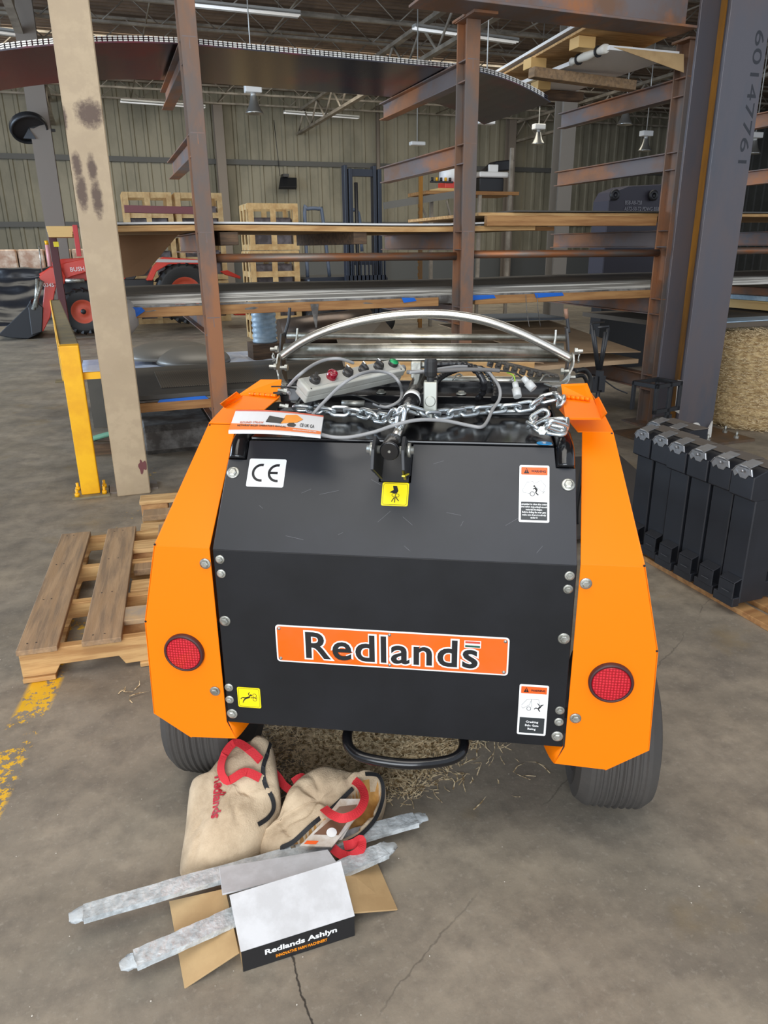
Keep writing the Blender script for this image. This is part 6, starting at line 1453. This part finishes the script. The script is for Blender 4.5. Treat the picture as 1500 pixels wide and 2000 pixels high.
def highbay(px, py, Y, label, s=1.0):
    c = PY(px, py, Y); t = thing('high_bay_lamp', label, 'lamp', c, group='high bay lamps')
    mb = MB(); mb.lathe([(.06*s, .16*s), (.07*s, .10*s), (.10*s, 0), (.155*s, -.09*s), (.17*s, -.12*s), (.16*s, -.12*s), (.09*s, 0), (0, .05*s)], (0, 0, 0), (0, 0, 1), 24); mb.build('bell_reflector', mat('aluminium_bell', rgb(176, 176, 172), .3, .8), t)
    mb = MB(); mb.box(-.15*s, .15*s, -.09*s, .09*s, .22*s, .34*s); mb.build('ballast_box', WHITE, t, bevel=.01); mb = MB(); mb.cyl((0, 0, .16*s), (0, 0, .22*s), .05*s, 10); mb.cyl((0, 0, .34*s), (0, 0, 6.55-c.z), .012, 6); mb.build('hanging_rod', LAMPM, t)
    mb = MB(); mb.lathe([(0, -.10*s), (.05*s, -.07*s), (.05*s, .02*s)], (0, 0, 0), (0, 0, 1), 14); mb.build('bulb', mat('lamp_glass', rgb(240, 240, 236), .2, emit=(1, .98, .92, .6)), t)
    return t
highbay(496, 208, 15, 'bell-shaped ceiling lamp hanging between the left and middle posts')
highbay(1221, 232, 15, 'bell-shaped ceiling lamp seen under the upper right rack arm', 1.0)
highbay(1051, 272, 18, 'small bell-shaped lamp just right of the middle post')
highbay(1260, 285, 17, 'bell-shaped lamp directly above the lower right rack arm')
highbay(1472, 290, 15, 'bell-shaped lamp at the right photo edge beside the dark column')
for (px, py, Y, l) in ((948, 238, 13, 'small white ceiling box light right of the middle post'), (815, 280, 16, 'small white ceiling box light left of the middle post')):
    c = PY(px, py, Y); t = thing('ceiling_box_light', l, 'lamp', c); mesh_of(lambda mb: mb.box(-.16, .16, -.08, .08, -.04, .03), 'housing', WHITE, t, .01); mesh_of(lambda mb: mb.cyl((0, 0, .03), (0, 0, 6.55-c.z), .012, 6), 'rod', LAMPM, t, 0)
# ---- wall fan and floodlight
c = PY(56, 250, 16.8); t = thing('wall_fan', 'round black caged fan mounted on the brown column, far left', 'fan', c)
mb = MB(); mb.lathe([(.33, -.06), (.34, 0), (.33, .06), (.30, .06), (.30, -.06), (.33, -.06)], (0, 0, 0), (.2, -.6, -.8), 32); mb.build('cage_ring', BMETAL, t)
mb = MB(); 
for i in range(3): mb.plate([(0, .02, 0), (.26*math.cos(i*2.1), .05, .20*math.sin(i*2.1)+.0), (.26*math.cos(i*2.1+.9), .0, .20*math.sin(i*2.1+.9))], .008)
mb.build('blades', BMETAL, t); mesh_of(lambda mb: mb.bar((.1, .1, 0), (.45, .2, .0), .05, .05), 'bracket', BMETAL, t, 0)
mb = MB(); mb.lathe([(0, -.02), (.30, -.02)], (0, 0, 0), (.2, -.6, -.8), 32); mb.build('cage_mesh', mat('cage_dark', rgb(40, 40, 42), .6), t)
c = PY(558, 352, 27.6); t = thing('wall_floodlight', 'dark rectangular floodlight box on the back wall above the crates', 'floodlight', c)
mesh_of(lambda mb: mb.plate([(-.30, -.2, -.22), (.34, -.2, -.22), (.42, .1, .10), (-.16, .1, .10)], .12), 'hood', BMETAL, t); mesh_of(lambda mb: mb.box(-.1, .1, -.1, .3, .1, .2), 'mount', BMETAL, t)
mb = MB(); mb.cyl((-.15, .2, .15), (-.25, .25, 1.9), .012, 5); mb.build('cord', BMETAL, t)
t = thing('pine_crate_frame', 'pale pine crate frame standing behind the baler, seen through its open top', 'crate frame', B0, TH)
zt = LD(850, 705, 1.75).z
mesh_of(lambda mb: mb.box(-.42, .40, 1.75, 1.775, zt-.11, zt), 'top_rail', PINE, t)
for x in (-.42, .05, .31): mesh_of(lambda mb: mb.box(x, x+.09, 1.776, 1.80, 0, zt-.001), 'upright', PINE, t)
mesh_of(lambda mb: mb.box(-.42, .40, 1.801, 1.825, .06, .16), 'bottom_rail', PINE, t)
# ---- drifted straw bits and debris
mb = MB()
random.seed(11)
for i in range(60):
    x, y = random.uniform(0, 1500), random.uniform(1100, 2000); p = G(x, y, .001)
    if p.y < .9: continue
    r = random.uniform(.0008, .0022); mb.lathe([(r, 0), (r*.7, r*.6), (0, r*.7)], p, (0, 0, 1), 6, False)
o = mb.build('grit_specks', mat('pale_grit', rgb(200, 192, 178), .8)); tag(o, 'tiny pale specks of grit scattered over the concrete floor', 'grit', kind='stuff')
